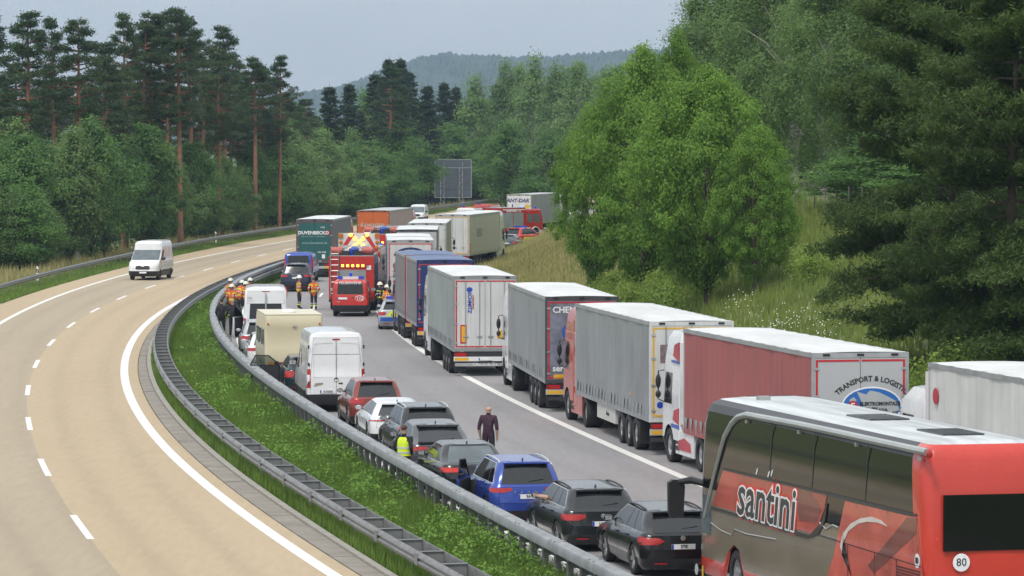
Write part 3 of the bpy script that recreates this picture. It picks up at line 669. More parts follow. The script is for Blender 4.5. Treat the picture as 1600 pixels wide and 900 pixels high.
# tall pines of the left wood (crown top pixels)
GP = 'tall pines of the wood beyond the beige carriageway'
pines = [(-60, 40, 325), (-15, 10, 335), (40, 20, 318), (85, 30, 340), (122, 28, 320), (165, 62, 330), (196, 22, 318), (222, 40, 345), (236, 18, 332), (262, 10, 316), (281, 14, 328), (300, 26, 345), (318, 60, 322), (340, 72, 352), (352, 42, 360), (374, 96, 372), (398, 88, 365), (410, 100, 390), (436, 88, 372)]
plab = {436: 'tall pine with flat spreading crown standing clear at the right end of the pine group', 352: 'thin pine with sparse see-through crown rising above its neighbours'}
for i, (px, yt, Y) in enumerate(pines):
    Y = max(Y, railY(px) + (5 if px in (281, 436) else 15 + (i * 7) % 22))
    by_top('pine', i, px, yt, Y, 23.2, plab.get(px, 'tall pine with bare orange trunk and dark crown in the left wood'), GP, .72 + .14 * (i % 3))
rg = random.Random(8)
for i in range(26):
    px = -80 + i * 22 + rg.uniform(-8, 8); yt = 120 + max(0, px - 200) * .16 + rg.uniform(-25, 40)
    by_top('pine', i, px, yt, max(330, railY(px)) + rg.uniform(25, 70), 23.2, 'tall pine with bare orange trunk and dark crown in the left wood', GP, .9)
# understorey along the left wood edge
LB_ = 'birch of the dense young growth behind the roadside crash barrier'; LW_ = 'bushy broadleaf tree of the dense young growth behind the roadside crash barrier'
GU = 'young growth along the wood edge'
for i in range(64):
    px = -120 + i * 10.2 + rg.uniform(-8, 8); Y = max(290, railY(px)) + rg.uniform(7, 30)
    yt = (195 if px < 225 else 245) + rg.uniform(-30, 40); k = 'birch' if rg.random() < .7 else 'wood'
    xr_ = cx('rail', Y) - 3.0; p = atY(px, yt, Y)
    if p.x > xr_: continue
    by_top(k, i, px, yt, Y, 11.8, LB_ if k == 'birch' else LW_, GU, rg.uniform(.62, .98))
for i in range(48):                                              # low front fringe
    px = -130 + i * 13.5 + rg.uniform(-5, 5); Y = max(280, railY(px)) + rg.uniform(4.5, 9); yt = 285 + rg.uniform(-35, 40); p = atY(px, yt, Y)
    if p.x > cx('rail', Y) - 3.5: continue
    k = 'wood' if rg.random() < .6 else 'birch'; by_top(k, i + 1, px, yt, Y, 11.8, 'low ' + (LB_ if k == 'birch' else LW_), GU, rg.uniform(.55, .8))
# wood behind the far bend
GF = 'mixed wood behind the far bend'
def skyline(px): return np.interp(px, [430, 470, 520, 560, 600, 640, 700, 760, 800, 850, 900, 960, 1040, 1100], [150, 150, 165, 150, 130, 150, 165, 140, 118, 105, 100, 95, 90, 70])
for i in range(70):
    px = 430 + i * 9.6 + rg.uniform(-7, 7); Y = railY(px) + rg.uniform(14, 40); yt = 228 + rg.uniform(-35, 40)
    if px > 880: yt -= 40
    if 640 < px < 750: Y = max(Y, 585)
    k = 'birch' if rg.random() < .6 else 'wood'
    by_top(k, i, px, yt, Y, 11.8, ('pale birch' if k == 'birch' else 'dense broadleaf tree') + ' in the front of the wood behind the direction sign', GF, rg.uniform(.9, 1.3))
for i in range(80):
    px = 425 + i * 8.6 + rg.uniform(-7, 7); Y = railY(px) + rg.uniform(60, 130); yt = skyline(px) + rg.uniform(5, 50); Y += 30 * (640 < px < 750)
    k = 'birch' if rg.random() < .45 else 'wood'
    if px < 660 and rg.random() < .55: k = 'spruce'
    by_top(k, i, px, yt, Y, 17.8 if k == 'spruce' else 11.8, {'birch': 'tall birch', 'wood': 'tall broadleaf tree', 'spruce': 'dark spruce'}[k] + ' at the back of the wood behind the far bend', GF, rg.uniform(1.2, 1.7) if k != 'spruce' else rg.uniform(.9, 1.3))
for (px, yt, Y) in ((515, 132, 520), (545, 128, 540), (585, 112, 545), (608, 90, 545), (625, 88, 560), (640, 110, 570), (668, 132, 560), (693, 126, 600), (712, 134, 620)):
    by_top('spruce', px, px, yt, Y, 17.8, 'dark pointed spruce standing above the wood against the blue hill', 'pointed spruces against the hill', 1.35)
by_top('pine', 2, 612, 104, 500, 23.2, 'pine with one long bare orange trunk among the dark spruces', None, 1.0)
for (px, yt, Y) in ((742, 122, 600), (790, 100, 610), (812, 96, 640), (835, 92, 600), (868, 105, 590), (905, 92, 580), (950, 100, 560)):
    by_top('birch', px, px, yt, Y, 11.8, 'tall slender birch crown above the middle of the far wood', GF, 1.5)
by_top('wood', 1, 795, 195, 470, 11.8, 'bright green rounded tree in front of the far wood', None, 1.1); by_top('wood', 2, 855, 215, 455, 11.8, 'round green tree half hidden by the embankment tree', None, 1.1)

# right embankment
by_top('maple', 0, 1105, 118, 178, 10.8, 'large bright green leafy tree on the embankment above the grey trailers', None, .74)
by_top('maple', 1, 1005, 84, 190, 10.8, 'tallest leafy tree on the embankment with a ragged top against the hill', None, .70)
by_top('maple', 1, 1180, 205, 174, 10.8, 'smaller leafy tree on the upslope side of the large green tree', None, .42)
by_top('maple', 0, 932, 165, 205, 10.8, 'dark leafy tree at the foot of the embankment by the far fire engine', None, .48)
by_top('maple', 1, 1060, 60, 196, 10.8, 'slender leafy tree standing between the two large embankment trees', None, .40)
for (px, yt, Y, v) in ((1105, -60, 262, 0), (1150, -95, 258, 1), (1195, -80, 252, 0), (1240, -140, 248, 1), (1290, -110, 236, 0), (1330, -190, 225, 1), (1390, -170, 222, 0), (1450, -190, 215, 1), (1530, -170, 210, 0), (1590, -200, 205, 1), (1650, -200, 200, 0)):
    by_top('rbirch', v, px, yt, Y, 16.8, 'tall birch with hanging foliage on top of the embankment', 'tall birches on top of the embankment', 1.1)
for i in range(18):
    px = 1000 + i * 36 + rg.uniform(-10, 10); by_top('wood', i, px, 150 + rg.uniform(-60, 60), 268 + rg.uniform(-10, 30), 11.8, 'dark broadleaf tree closing the gap behind the embankment birches', 'trees behind the embankment birches', 1.4)
for i in range(11):
    px = 1330 + i * 32; by_top('wood', i + 1, px, 240 + rg.uniform(-30, 40), 205 + rg.uniform(-8, 12), 11.8, 'shaded bush below the embankment birches', 'bushes below the embankment birches', .8)
# near pine with drooping lower boughs
def near_pine(seed, H, Rw, nper, ls):
    rs = np.random.RandomState(seed); rgg = random.Random(seed); tr = MB(); r0 = .17
    tr.tube([(0, 0, -.5), (.15, .05, H * .3), (-.1, .1, H * .65), (0, 0, H)], [r0 * 1.2, r0, r0 * .6, .03], 8); ends = []
    n = 34
    for k in range(n):
        f = (k + rgg.random() * .6) / n; z = 1.3 + (H - 1.3) * f; Lb = Rw * (1 - f) ** .55 * (.75 + .25 * math.sin(k * 1.9)) * (.6 + .4 * min(1, f / .3)) + .3
        for j in range(5):
            a = rgg.uniform(0, math.tau); l = Lb * rgg.uniform(.6, 1.15); st = Vector((0, 0, z))
            mdp = st + Vector((math.cos(a), math.sin(a), -.16 if f < .35 else .05)) * l * .6; e = st + Vector((math.cos(a), math.sin(a), (-.22 if f < .35 else .16) + rgg.uniform(-.08, .12))) * l
            tr.tube([st, mdp, e], [.05, .03, .012], 5, cap=False); t = rgg.uniform(0, .55); ends.append((mdp, e, t)); ends.append((st.lerp(mdp, .55), mdp, t * .6))
            for s in (-1, 1):
                for q_ in (.35, .65, .85):
                    q = st.lerp(e, q_); w = Vector((-math.sin(a), math.cos(a), .12)) * s * l * rgg.uniform(.16, .34); ends.append((q, q + w + (e - st) * .12, t + .1))
    return tr.mesh('trunk', BARK, 60), conifer_tufts(ends, nper, 0, rs, ls, LM['nearpine'], .34, .95, 5.0)
PROTO['nearpine'] = [near_pine(81, 15, 6.0, 240, .042)]; KIND['nearpine'] = 'pine_tree'
p = atY(1490, 300, 133); plant('nearpine', 0, p.x, 133, 1.0, 'large dark pine with drooping boughs on the slope beside the red trailer', None, rz=.6)
p = atY(1585, 300, 124); plant('nearpine', 0, p.x, 124, .95, 'second dark pine on the slope next to the large drooping pine', None, rz=2.6)
for (px, py, z, s, l) in ((1262, 372, 5.2, .8, 'yellow-green flowering bush high on the embankment'), (1475, 545, 3.0, 1.0, 'dark bush under the drooping pine')):
    q = G(px, py, z); plant('shrub', int(px), q.x, q.y, s, l, cat='bush', z=tz(q.x, q.y) - .1)
# bushes on the slope below the leafy trees
for i in range(20):
    px = rg.uniform(900, 1050); Y = 150 + rg.uniform(0, 55); x = (px - 800) / FPX * Y
    if x < foot(Y) + 1.5 or x > foot(Y) + 13: continue
    plant('shrub', i, x, Y, rg.uniform(.5, 1.05), 'low green bush on the slope under the leafy embankment trees', 'bushes on the embankment slope', cat='bush')

# grasses: one mass each
def blades(name, pts, h, w, mat, seed, lean=.35, parent=None):
    rs = np.random.RandomState(seed); n = len(pts); P = np.array(pts); a = rs.uniform(0, 6.283, n); hh = h * rs.uniform(.45, 1.25, n); ww = w * rs.uniform(.7, 1.3, n)
    U = np.stack([np.cos(a), np.sin(a), np.zeros(n)], 1) * ww[:, None]; b = rs.uniform(0, 6.283, n); ln = lean * rs.uniform(0, 1, n) * hh
    T = P + np.stack([np.cos(b) * ln, np.sin(b) * ln, hh], 1); V = np.stack([P - U, P + U, T], 1).reshape(-1, 3)
    patchy = .5 + .5 * np.sin(P[:, 0] * .9 + 2 * np.sin(P[:, 1] * .23)) * np.sin(P[:, 1] * .41 + P[:, 0] * .3)
    o = link(name, raw_mesh(name, V, 3, np.clip(.55 * patchy + rs.uniform(0, .45, n), 0, 1), LM[mat])); o['kind'] = 'stuff'; return o
rs = np.random.RandomState(4)
def scatter(n, fa, fb, y0, y1, pw=1.0):
    out = []; ys = y0 + (y1 - y0) * rs.uniform(0, 1, n) ** pw; us_ = rs.uniform(0, 1, n)
    for y, u in zip(ys, us_):
        a, b = fa(y), fb(y); x = a + (b - a) * u; out.append((x, y, tz(x, y) - .03))
    return out
blades('median_grass', scatter(170000, lambda y: cx('lad', y) - .40, lambda y: cx('box', y) + .25, 55, 320, 1.5), .36, .02, 'grass', 1)
blades('barrier_foot_grass', scatter(16000, lambda y: cx('box', y) - .25, lambda y: cx('box', y) + .22, 60, 230, 1.5), .42, .022, 'grass', 15)
blades('median_verge_grass', scatter(9000, lambda y: cx('box', y) + .5, lambda y: cx('RI', y) - .85, 150, 260), .14, .03, 'bank', 12)
blades('bank_grass', scatter(170000, lambda y: foot(y) + .1, lambda y: foot(y) + 19, 95, 420, 1.3), .42, .035, 'bank', 2)
blades('verge_grass', scatter(42000, lambda y: cx('rail', y) - 2.2, lambda y: cx('rail', y) + 1.25, 230, 620, 1.2), .22, .05, 'grass', 3)
blades('seeding_grass', scatter(15000, lambda y: cx('rail', y) - 7.5, lambda y: cx('rail', y) - .9, 240, 640, 1.2), .85, .06, 'dry', 5)
blades('dry_bank_grass', scatter(60000, lambda y: foot(y) + .4, lambda y: foot(y) + 11, 215, 430), .5, .05, 'dry', 6)
# leafy weeds in the median
P = []; T = []; N = []; S = []
for i in range(620):
    y = 70 + (260 - 70) * rs.uniform() ** 1.7; a, b = cx('lad', y) + .35, cx('box', y) - .25
    if rs.uniform() > .38 + .62 * (math.sin(y * .33) * math.sin(y * .11 + 1) > -.15): continue
    x = a + (b + .2 - a) * (1 - rs.uniform() ** 2.2); r = rs.uniform(.14, .34); h = rs.uniform(.2, .75); k = 120
    o_ = rs.normal(size=(k, 3)); z = rs.uniform(0, 1, k)
    P.append(np.stack([x + o_[:, 0] * r * (.5 + .5 * z), y + o_[:, 1] * r * (.5 + .5 * z), z * h], 1)); T.append(np.clip(rs.uniform(0, .6) + rs.uniform(0, .4, k), 0, 1))
    N.append(o_ * .7 + np.array([0, 0, .9])); S.append(rs.uniform(.03, .065, k))
o = link('median_weeds', card_mesh('median_weeds', np.concatenate(P), np.concatenate(S), np.concatenate(N), np.concatenate(T), LM['weed'], 1.8, rs)); o['kind'] = 'stuff'
# daisies on the slope
P = []
for (px, py, z, sx_, n) in ((1222, 505, 2.2, 1.5, 110), (1150, 478, 2.3, .8, 30), (1285, 515, 2.3, 1.3, 50)):
    q = G(px, py, z)
    for i in range(n):
        x, y = q.x + rs.normal() * sx_ * .5, q.y + rs.normal() * sx_ * 1.6; P.append((x, y, tz(x, y) + rs.uniform(.35, .75)))
o = link('daisies', card_mesh('daisies', np.array(P), np.full(len(P), .05), rs.normal(size=(len(P), 3)) * .4 + np.array([0, -.6, .8]), np.zeros(len(P)), M('daisy_white', (.75, .76, .7), .7), 1.0, rs)); o['kind'] = 'stuff'
# wire fence on top of the embankment
fn = thing('wire_fence', 'thin wire mesh fence on wooden posts on top of the embankment', 'fence', (0, 0, 0)); fpts = []
for i in range(34):
    y = 110 + i * 4; x = foot(y) + 17.5; z = tz(x, y); fpts.append((x, y, z))
    MB().tube([(x, y, z - .2), (x, y, z + 1.5)], .035, 6).build('post', M('weathered_post', (.17, .16, .14), .9), fn)
for h in (.3, .6, .9, 1.2, 1.4): MB().tube([(a, b, c_ + h) for a, b, c_ in fpts], .003, 4).build('wire', STEEL, fn)

# ------------------------------------------------------------------ cars
def mirror_pair(P, x, y, z, mat, s=1.0, left=True):
    for sg in (1, -1):
        if sg > 0 and not left: continue
        m = MB().ell((x, sg * (y + .11 * s), z), (.07 * s, .11 * s, .075 * s), 10, 6); o = m.build('wing_mirror', mat, P)
        MB().tube([(x, sg * (y - .06), z - .04), (x, sg * (y + .06 * s), z - .02)], .02, 5).build('mirror_arm', BLACK, o)
        MB().box((x - .062 * s, sg * (y + .11 * s), z), (.01, .15 * s, .09 * s)).build('mirror_glass', CHROME, o)
def car(name, label, rear, rz, sp, cat='car', group=None):
    P = thing(name, label, cat, (rear[0], rear[1], 0), rz, group); g = sp.get
    Lc, W, H = g('L', 4.6), g('W', 1.84) / 2, g('H', 1.5); b = g('belt', .98); pm = sp['paint']; r = g('r', .335)
    gb, gt, cw, rt = g('gb', .12), g('gt', .48), g('cowl', 1.35), g('rooff', 2.15)   # rear glass base/top, windscreen base/top, from the ends
    ht = g('rw', .72); dk = g('deck', .05); rzr = g('roofr', .09)
    lv = [LV(.17, .14, Lc - .22, W * .88, .22, .3), LV(.27, .05, Lc - .07, W * .965, .2, .32, .03, .05), LV(.42, .0, Lc - .01, W * .99, .2, .36, .04, .07),
          LV(.60, .0, Lc, W, .19, .38, .045, .08, zf=.54), LV(b - .2, dk * .6, Lc - .04, W * .995, .2, .42, .045, .08, zf=.64), LV(b - .05, dk, Lc - .16, W * .965, .2, .45, .04, .08, zf=.72),
          LV(b, dk + .03, Lc - .26, W * .93, .2, .42, .03, .08, zf=.755, p=3)]
    nb = len(lv) - 1
    base = LV(b + .012, gb, Lc - cw, W * .885, .16, .22, .03, .14, zf=b + .05, p=6); top = LV(H - rzr, gt, Lc - rt, W * ht, .15, .2, .05, .08, zf=H - .07, p=1)
    lv += [base, lerp_lv(base, top, .5), top]; lv[nb + 2]['w'] += .015
    lv += [LV(H - rzr + .045, gt + .04, Lc - rt - .07, W * ht - .09, .15, .2, .05, .05, zf=H - .022, p=1), LV(H - rzr * .5, gt + .3, Lc - rt - .4, W * ht * .55, .12, .12, .02, .02, zf=H, p=1)]
    A = [(g('xa', .92), r, r + .045), (g('xa', .92) + g('wb', 2.68), r, r + .045)]
    pil = g('pil', (9, 20)); wend = g('wend', 2); opened = g('open')
    c0, c1 = g('doorc', (19, 30)); c2 = g('doorr', 9)
    def key(i, seg, m, sd):
        if i in (nb + 1, nb + 2):
            if seg == 'rear': return 'rear_window'
            if seg == 'front' or seg == 'fc' and m >= 2: return 'windscreen'
            if seg == 'side' and m >= wend and m not in pil and m < 35:
                return ('side_window', sd, sum(m > q for q in pil))
            return 'pillar' if seg in ('side',) and m in pil else 'body'
        if i <= 1: return 'lower_trim'
        if i <= nb - 1 and seg == 'side':
            if sd > 0 and opened and c0 <= m < c1: return 'doorway_shade'  # black panel fills the doorway, painted as the dark cabin behind
            if c0 <= m < c1: return ('front_door', sd)
            if c2 <= m < c0 and not g('two'): return ('rear_door', sd)
        if i in (3, 4) and seg in ('rear',): return 'tailgate'
        return 'body'
    if opened:
        k0 = key
        def key(i, seg, m, sd):
            q = k0(i, seg, m, sd)
            return 'doorway_shade' if sd > 0 and isinstance(q, tuple) and q[0] == 'side_window' and q[2] == len(pil) else q
    parts = stack(lv, key, A)
    mats = {'body': pm, 'rear_window': g('rglass', GLASS), 'windscreen': CLEAR, 'side_window': GLASS, 'pillar': BLACK, 'lower_trim': g('trim', pm if g('clean') else BLACK), 'doorway_shade': INTERIOR, 'front_door': pm, 'rear_door': pm, 'tailgate': pm}
    bodyo = None; made = {}
    for k in sorted(parts, key=str):
        nm = k if isinstance(k, str) else k[0]; mb = parts[k]
        if nm in ('front_door', 'rear_door', 'tailgate'): shrink(mb, .007)
        made[k] = mb.build(nm, mats[nm], P, 40)
    B('underbody', INTERIOR, P, (.25, Lc - .3, -W * .66, W * .66, .19, b - .3))
    for xa, _, _ in A:
        for sg in (1, -1): wheel(P, xa, sg * (W - .125), r, .22, dark=g('darkrim', False))
    for sg in (1, -1):
        lo = MB(); rows = [(z, sg * a0, sg * a1) for z, a0, a1 in g('lamp', [(.72, .56, 1.0), (.80, .50, 1.12), (.88, .52, 1.08)])]
        patch(lv, rows, 8, .012, 'rear', lo).build('tail_light', g('lampm', REDL), P)
        patch(lv, [(.56, sg * .50, sg * 1.0), (.60, sg * .5, sg * 1.12), (.66, sg * .62, sg * 1.2)], 8, .012, 'front').build('headlight', WLENS, P)
    if g('lampbar'): patch(lv, [(g('lampbar')[0], -.62, .62), (g('lampbar')[1], -.62, .62)], 12, .012).build('light_bar', REDL, P)
    patch(lv, [(.30, -.62, -.34), (.335, -.62, -.34)], 4, .01).build('reflector', REDREF, P); patch(lv, [(.30, .34, .62), (.335, .34, .62)], 4, .01).build('reflector', REDREF, P)
    patch(lv, [(.30, -.45, .45), (.48, -.42, .42)], 8, .01, 'front').build('grille', BLACK, P)
    zp = g('platez', .74); pp, _ = surf(lv, zp, 0); plate(P, pp.x - .012, zp, g('reg', ''))
    pp, _ = surf(lv, .4, 0, 'front'); plate(P, pp.x + .012, .36, '', face='front')
    zb_ = g('badgez', .9); pp, _ = surf(lv, zb_, 0)
    if g('badge', True): MB().lathe([(.055, .0), (.055, -.012), (.03, -.014), (.03, -.006), (.001, -.006)], (pp.x - .004, 0, zb_), 'x', 14).build('badge', CHROME, P)
    mirror_pair(P, Lc - cw - .28, W * .9, b + .07, g('mir', pm), 1.0, not opened)
    wz = b + .1; q, _ = surf(lv, wz, 0); q2, _ = surf(lv, wz + .04, .3)
    if g('wiper', True): MB().tube([(q.x - .02, -.02, wz - .02), (q2.x - .02, -.38, wz + .03)], .014, 4).build('rear_wiper', BLACK, P)
    MB().prism([(0, 0), (.14, 0), (.03, .07), (0, .07)], (gt + .3, -.012, H - rzr * .6 + .0), (1, 0, 0), (0, 0, 1), (0, .024, 0)).build('roof_antenna', g('fin', BLACK), P)
    if g('spoiler', True): MB().b2(gt - .16, gt + .06, -W * ht + .12, W * ht - .12, H - rzr - .005, H - rzr + .035).build('roof_spoiler', pm, P)
    if g('rails'):
        for sg in (1, -1):
            x0, x1 = gt + .12, Lc - rt - .12; yy = sg * (W * ht - .05); zz = H - rzr + .03
            MB().tube([(x0, yy, zz - .04), (x0 + .12, yy, zz + .025), (x0 + .5, yy, zz + .05), ((x0 + x1) / 2, yy, zz + .065), (x1 - .3, yy, zz + .055), (x1, yy, zz + .02)], .022, 6).build('roof_rail', g('rails'), P)
    if g('chrome'):
        for sg in (1, -1):
            pts = []
            for i in (nb + 1, ):
                h = half(lv[i], 36); pts += [(p[0], sg * (p[1] + .006), p[2] + .004) for p in h if p[3] == 'side' and 1 <= p[4] <= 35]
            h = half(lv[nb + 3], 36); up = [(p[0], sg * (p[1] + .006), p[2]) for p in h if p[3] == 'side' and 1 <= p[4] <= 34]
            MB().tube(up[::-1] + pts[0:1] + pts, .011, 4).build('window_trim', CHROME, P)
    for sg in (1, -1):
        if not (sg > 0 and opened):
            MB().b2(g('hx', Lc * .47), g('hx', Lc * .47) + .2, min(sg * W * .975, sg * (W + .012)), max(sg * W * .975, sg * (W + .012)), b - .155, b - .125).build('door_handle', g('handle', pm), P)
        MB().b2(g('hx2', Lc * .28), g('hx2', Lc * .28) + .2, min(sg * W * .975, sg * (W + .012)), max(sg * W * .975, sg * (W + .012)), b - .14, b - .11).build('door_handle', g('handle', pm), P)
    if opened:
        hx = A[1][0] - .52; ang = R(opened if opened is not True else 62); door_panel(P, hx, W * .97, b, H, ang, pm, g('doorlen', 1.1))
        B('seat', M('seat_cloth', (.05, .05, .055), .9), P, (hx - 1.2, hx - .6, .15, W * .8, .45, .62), (hx - 1.35, hx - 1.2, .15, W * .8, .5, 1.25))
    for lp in g('extra', ()): lp(P, lv)
    return P
def door_panel(P, hx, hy, belt, H, ang, pm, dl=1.1):
    d = Vector((-math.cos(ang), math.sin(ang), 0)); n = Vector((math.sin(ang), math.cos(ang), 0)); o = Vector((hx, hy, 0)); up = Vector((0, 0, 1))
    dr = MB().prism([(0.02, .33), (dl - .08, .33), (dl, .5), (dl + .02, belt), (0, belt), (-.03, .6)], o, d, up, n * .07).build('open_door', pm, P)
    MB().tube([o + up * belt + n * .03, o + d * .42 + up * (H - .14) + n * .03 - n * .0, o + d * (dl - .18) + up * (H - .12) + n * .03, o + d * (dl + .02) + up * (belt) + n * .03], .025, 5).build('window_frame', BLACK, dr)
    MB().prism([(.03, belt), (.42, H - .15), (dl - .19, H - .13), (dl, belt)], o + n * .025, d, up, n * .006).build('window_pane', SEE, dr)
    MB().prism([(.06, .38), (dl - .1, .38), (dl - .03, .55), (dl - .03, belt - .04), (.05, belt - .04)], o - n * .03, d, up, n * .03).build('inner_trim', M('door_trim', (.03, .03, .033), .8), dr)
    q = o + d * .1 + up * (belt + .06) + n * .17; MB().ell(q, (.08, .1, .08), 10, 6).build('wing_mirror', pm, dr)
    MB().prism([(dl - .3, .42), (dl - .2, .42), (dl - .2, .45), (dl - .3, .45)], o - n * .036, d, up, n * .006).build('door_reflector', REDREF, dr)

def rear_at(px, Z): return ((px - 800) / FPX * Z, Z)
BLK = paint('black_paint', (.006, .0065, .008)); DGREY = paint('dark_grey_paint', (.022, .025, .028), .3); MGREY = paint('mid_grey_paint', (.075, .08, .087), .4)
BLUEP = paint('blue_paint', (.035, .075, .36), .35); REDP = paint('red_paint', (.24, .045, .035), .4); SILV = paint('silver_paint', (.46, .48, .5), .55, .35)
PETROL = paint('petrol_paint', (.012, .028, .035), .3); NAVY = paint('navy_paint', (.02, .028, .055), .3); FIRE = paint('fire_red_paint', (.52, .032, .022)); FIRE2 = paint('deep_fire_red', (.40, .02, .018))
RAILC = M('satin_roof_rail', (.66, .67, .68), .35, .6)
LAMP2 = [(.70, .62, .98), (.78, .44, 1.12), (.86, .46, 1.1)]
def cab(Zv, px, off=0): return rear_at(px, Zv), heading(Zv + 2) + R(off)
q, h = cab(84.7, 1068); car('estate_car', 'black estate car half hidden by the red coach', q, h, dict(L=4.75, W=1.83, H=1.46, paint=BLK, gb=.14, gt=.62, belt=.96, roofr=.11, lamp=[(.72, .58, 1.0), (.79, .40, 1.2), (.86, .50, 1.15), (.89, .8, 1.05)], reg='S*IK', platez=.68, rails=BLACK, clean=True, doorc=(18, 29), pil=(10, 19), badgez=.86))
q, h = cab(90.0, 943); car('estate_car', 'dark grey estate car with an arm resting on its open driver window', q, h, dict(L=4.77, W=1.83, H=1.47, paint=DGREY, gb=.10, gt=.50, belt=.98, roofr=.10, lamp=[(.74, .56, .98), (.79, .42, 1.12), (.86, .40, 1.14), (.88, .5, 1.05)], reg='LMK 1', platez=.66, rails=BLACK, chrome=True, clean=True, badgez=.83, pil=(10, 20)))
def karoq_text(P, lv):
    pp, _ = surf(lv, .86, 0)
    for k, ch in enumerate('SKODA'): text(ch, .085, CHROME, P, (pp.x - .004, .34 - k * .17, .86), 'rear', .02)
    text('KAROQ', .05, CHROME, P, (pp.x - .0, .52, .66), 'rear', .01)
q, h = cab(95.8, 826); car('compact_suv', 'blue compact SUV with its driver door open and silver roof rails', q, h, dict(L=4.39, W=1.84, H=1.62, paint=BLUEP, gb=.08, gt=.42, belt=1.04, r=.35, lamp=[(.86, .58, .98), (.90, .42, 1.1), (.97, .40, 1.13)], reg='9AV', platez=.76, rails=RAILC, chrome=True, open=24, badge=False, wb=2.64, xa=.86, cowl=1.2, rooff=1.95, extra=(karoq_text,), trim=BLACK))
q, h = cab(102.6, 747); car('saloon_car', 'black saloon car in front of the blue SUV', q, h, dict(L=4.95, W=1.88, H=1.45, paint=BLK, gb=.72, gt=1.35, belt=.97, deck=.07, roofr=.09, lamp=[(.78, .50, 1.0), (.84, .34, 1.16), (.90, .36, 1.2)], lampm=M('bright_red_lens', (.62, .03, .015), .2, 0, .4), platez=.62, clean=True, wiper=False, spoiler=False, rglass=CLEAR, xa=1.05, wb=2.9, pil=(8, 19), fin=BLACK))
q, h = cab(108.7, 692); car('coupe_suv', 'grey fastback SUV with sharp red tail lights and a ducktail', q, h, dict(L=4.57, W=1.83, H=1.6, paint=MGREY, gb=.18, gt=1.0, belt=1.04, r=.35, roofr=.14, lamp=[(.86, .62, 1.0), (.91, .40, 1.1), (.98, .46, 1.2)], platez=.66, wb=2.72, badgez=.98, fin=BLACK, extra=(lambda P, lv: MB().b2(.02, .26, -.66, .66, 1.06, 1.10).build('boot_spoiler', BLACK, P), lambda P, lv: MB().b2(.86, 1.08, -.58, .58, 1.475, 1.50).build('roof_lip', BLACK, P))))
q, h = cab(114.9, 672); car('suv', 'dark grey SUV with silver roof rails behind the white sports car', q, h, dict(L=4.65, W=1.87, H=1.66, paint=DGREY, gb=.1, gt=.55, belt=1.06, r=.36, lamp=[(.98, .60, 1.0), (1.02, .52, 1.12), (1.07, .56, 1.14)], rails=RAILC, chrome=True, platez=.7, badgez=.95))
q, h = cab(121.0, 628, -1); car('sports_car', 'white low sports estate with rounded haunches', q, h, dict(L=4.97, W=1.96, H=1.38, paint=WHITEP, gb=.30, gt=1.0, belt=.94, r=.36, roofr=.12, rw=.66, lamp=[(.80, .3, 1.15), (.84, .3, 1.2)], lampbar=(.80, .84), platez=.5, wb=2.9, xa=1.0, clean=True, badge=False, darkrim=False, mir=SILV, trim=BLACK))
q, h = cab(128.6, 590); car('suv', 'dark red SUV behind the white delivery van', q, h, dict(L=4.45, W=1.82, H=1.6, paint=REDP, gb=.1, gt=.48, belt=1.03, r=.35, lamp=[(.84, .54, 1.0), (.90, .44, 1.12), (.98, .46, 1.1)], reg='', platez=.80, wb=2.67, mir=BLACK, badgez=.95))
q, h = cab(145.5, 483); car('estate_car', 'dark petrol car with its driver door wide open beside the caravan', q, h, dict(L=4.5, W=1.78, H=1.46, paint=PETROL, open=86, lamp=[(.68, .60, 1.0), (.80, .54, 1.12), (.92, .56, 1.1)]))
q, h = cab(162.0, 421); car('estate_car', 'white car in front of the cream caravan', q, h, dict(L=4.6, W=1.82, H=1.48, paint=WHITEP, clean=True, lamp=[(.78, .50, 1.0), (.84, .46, 1.12), (.90, .5, 1.1)]))
q, h = cab(170.5, 409); car('suv', 'silver SUV behind the white minibus', q, h, dict(L=4.5, W=1.84, H=1.62, paint=SILV, belt=1.03, lamp=[(.82, .5, 1.0), (.90, .44, 1.12), (.98, .5, 1.1)], rails=RAILC))
q, h = cab(188.0, 401); car('estate_car', 'white car in front of the white minibus', q, h, dict(L=4.5, W=1.8, H=1.5, paint=WHITEP, clean=True))
q, h = cab(246.0, 462); car('suv', 'navy blue SUV behind the blue van', q, h, dict(L=4.6, W=1.92, H=1.74, paint=NAVY, belt=1.12, gb=.1, gt=.42, r=.37, lamp=[(.92, .56, 1.0), (1.0, .5, 1.12), (1.06, .54, 1.1)], platez=.86, extra=(lambda P, lv: text('DISCOVERY', .10, CHROME, P, (surf(lv, 1.05, 0)[0].x - .006, 0, 1.05), 'rear', .02),)))
def police(P, lv):
    yl = M('police_yellow', (.72, .78, .05), .4); bl = M('police_blue', (.02, .09, .42), .4)
    patch(lv, [(.42, -1.25, 1.25), (.62, -1.25, 1.25)], 16, .009).build('blue_livery', bl, P); patch(lv, [(.66, -.5, .5), (.80, -.4, .4), (.94, -.3, .3)], 10, .010).build('yellow_livery', yl, P)
    for sg in (1, -1): MB().b2(1.2, 3.4, min(sg * .922, sg * .93), max(sg * .922, sg * .93), .5, .74).build('blue_livery', bl, P)
    b = B('light_bar', M('blue_beacon', (.02, .06, .6), .2, 0, .5), P, (1.75, 2.0, -.55, .55, 1.46, 1.58))
q, h = cab(196.5, 619, -3); car('police_car', 'silver police estate with blue and yellow livery beside the blue truck', q, h, dict(L=4.8, W=1.85, H=1.46, paint=SILV, clean=True, extra=(police,)), 'police car')
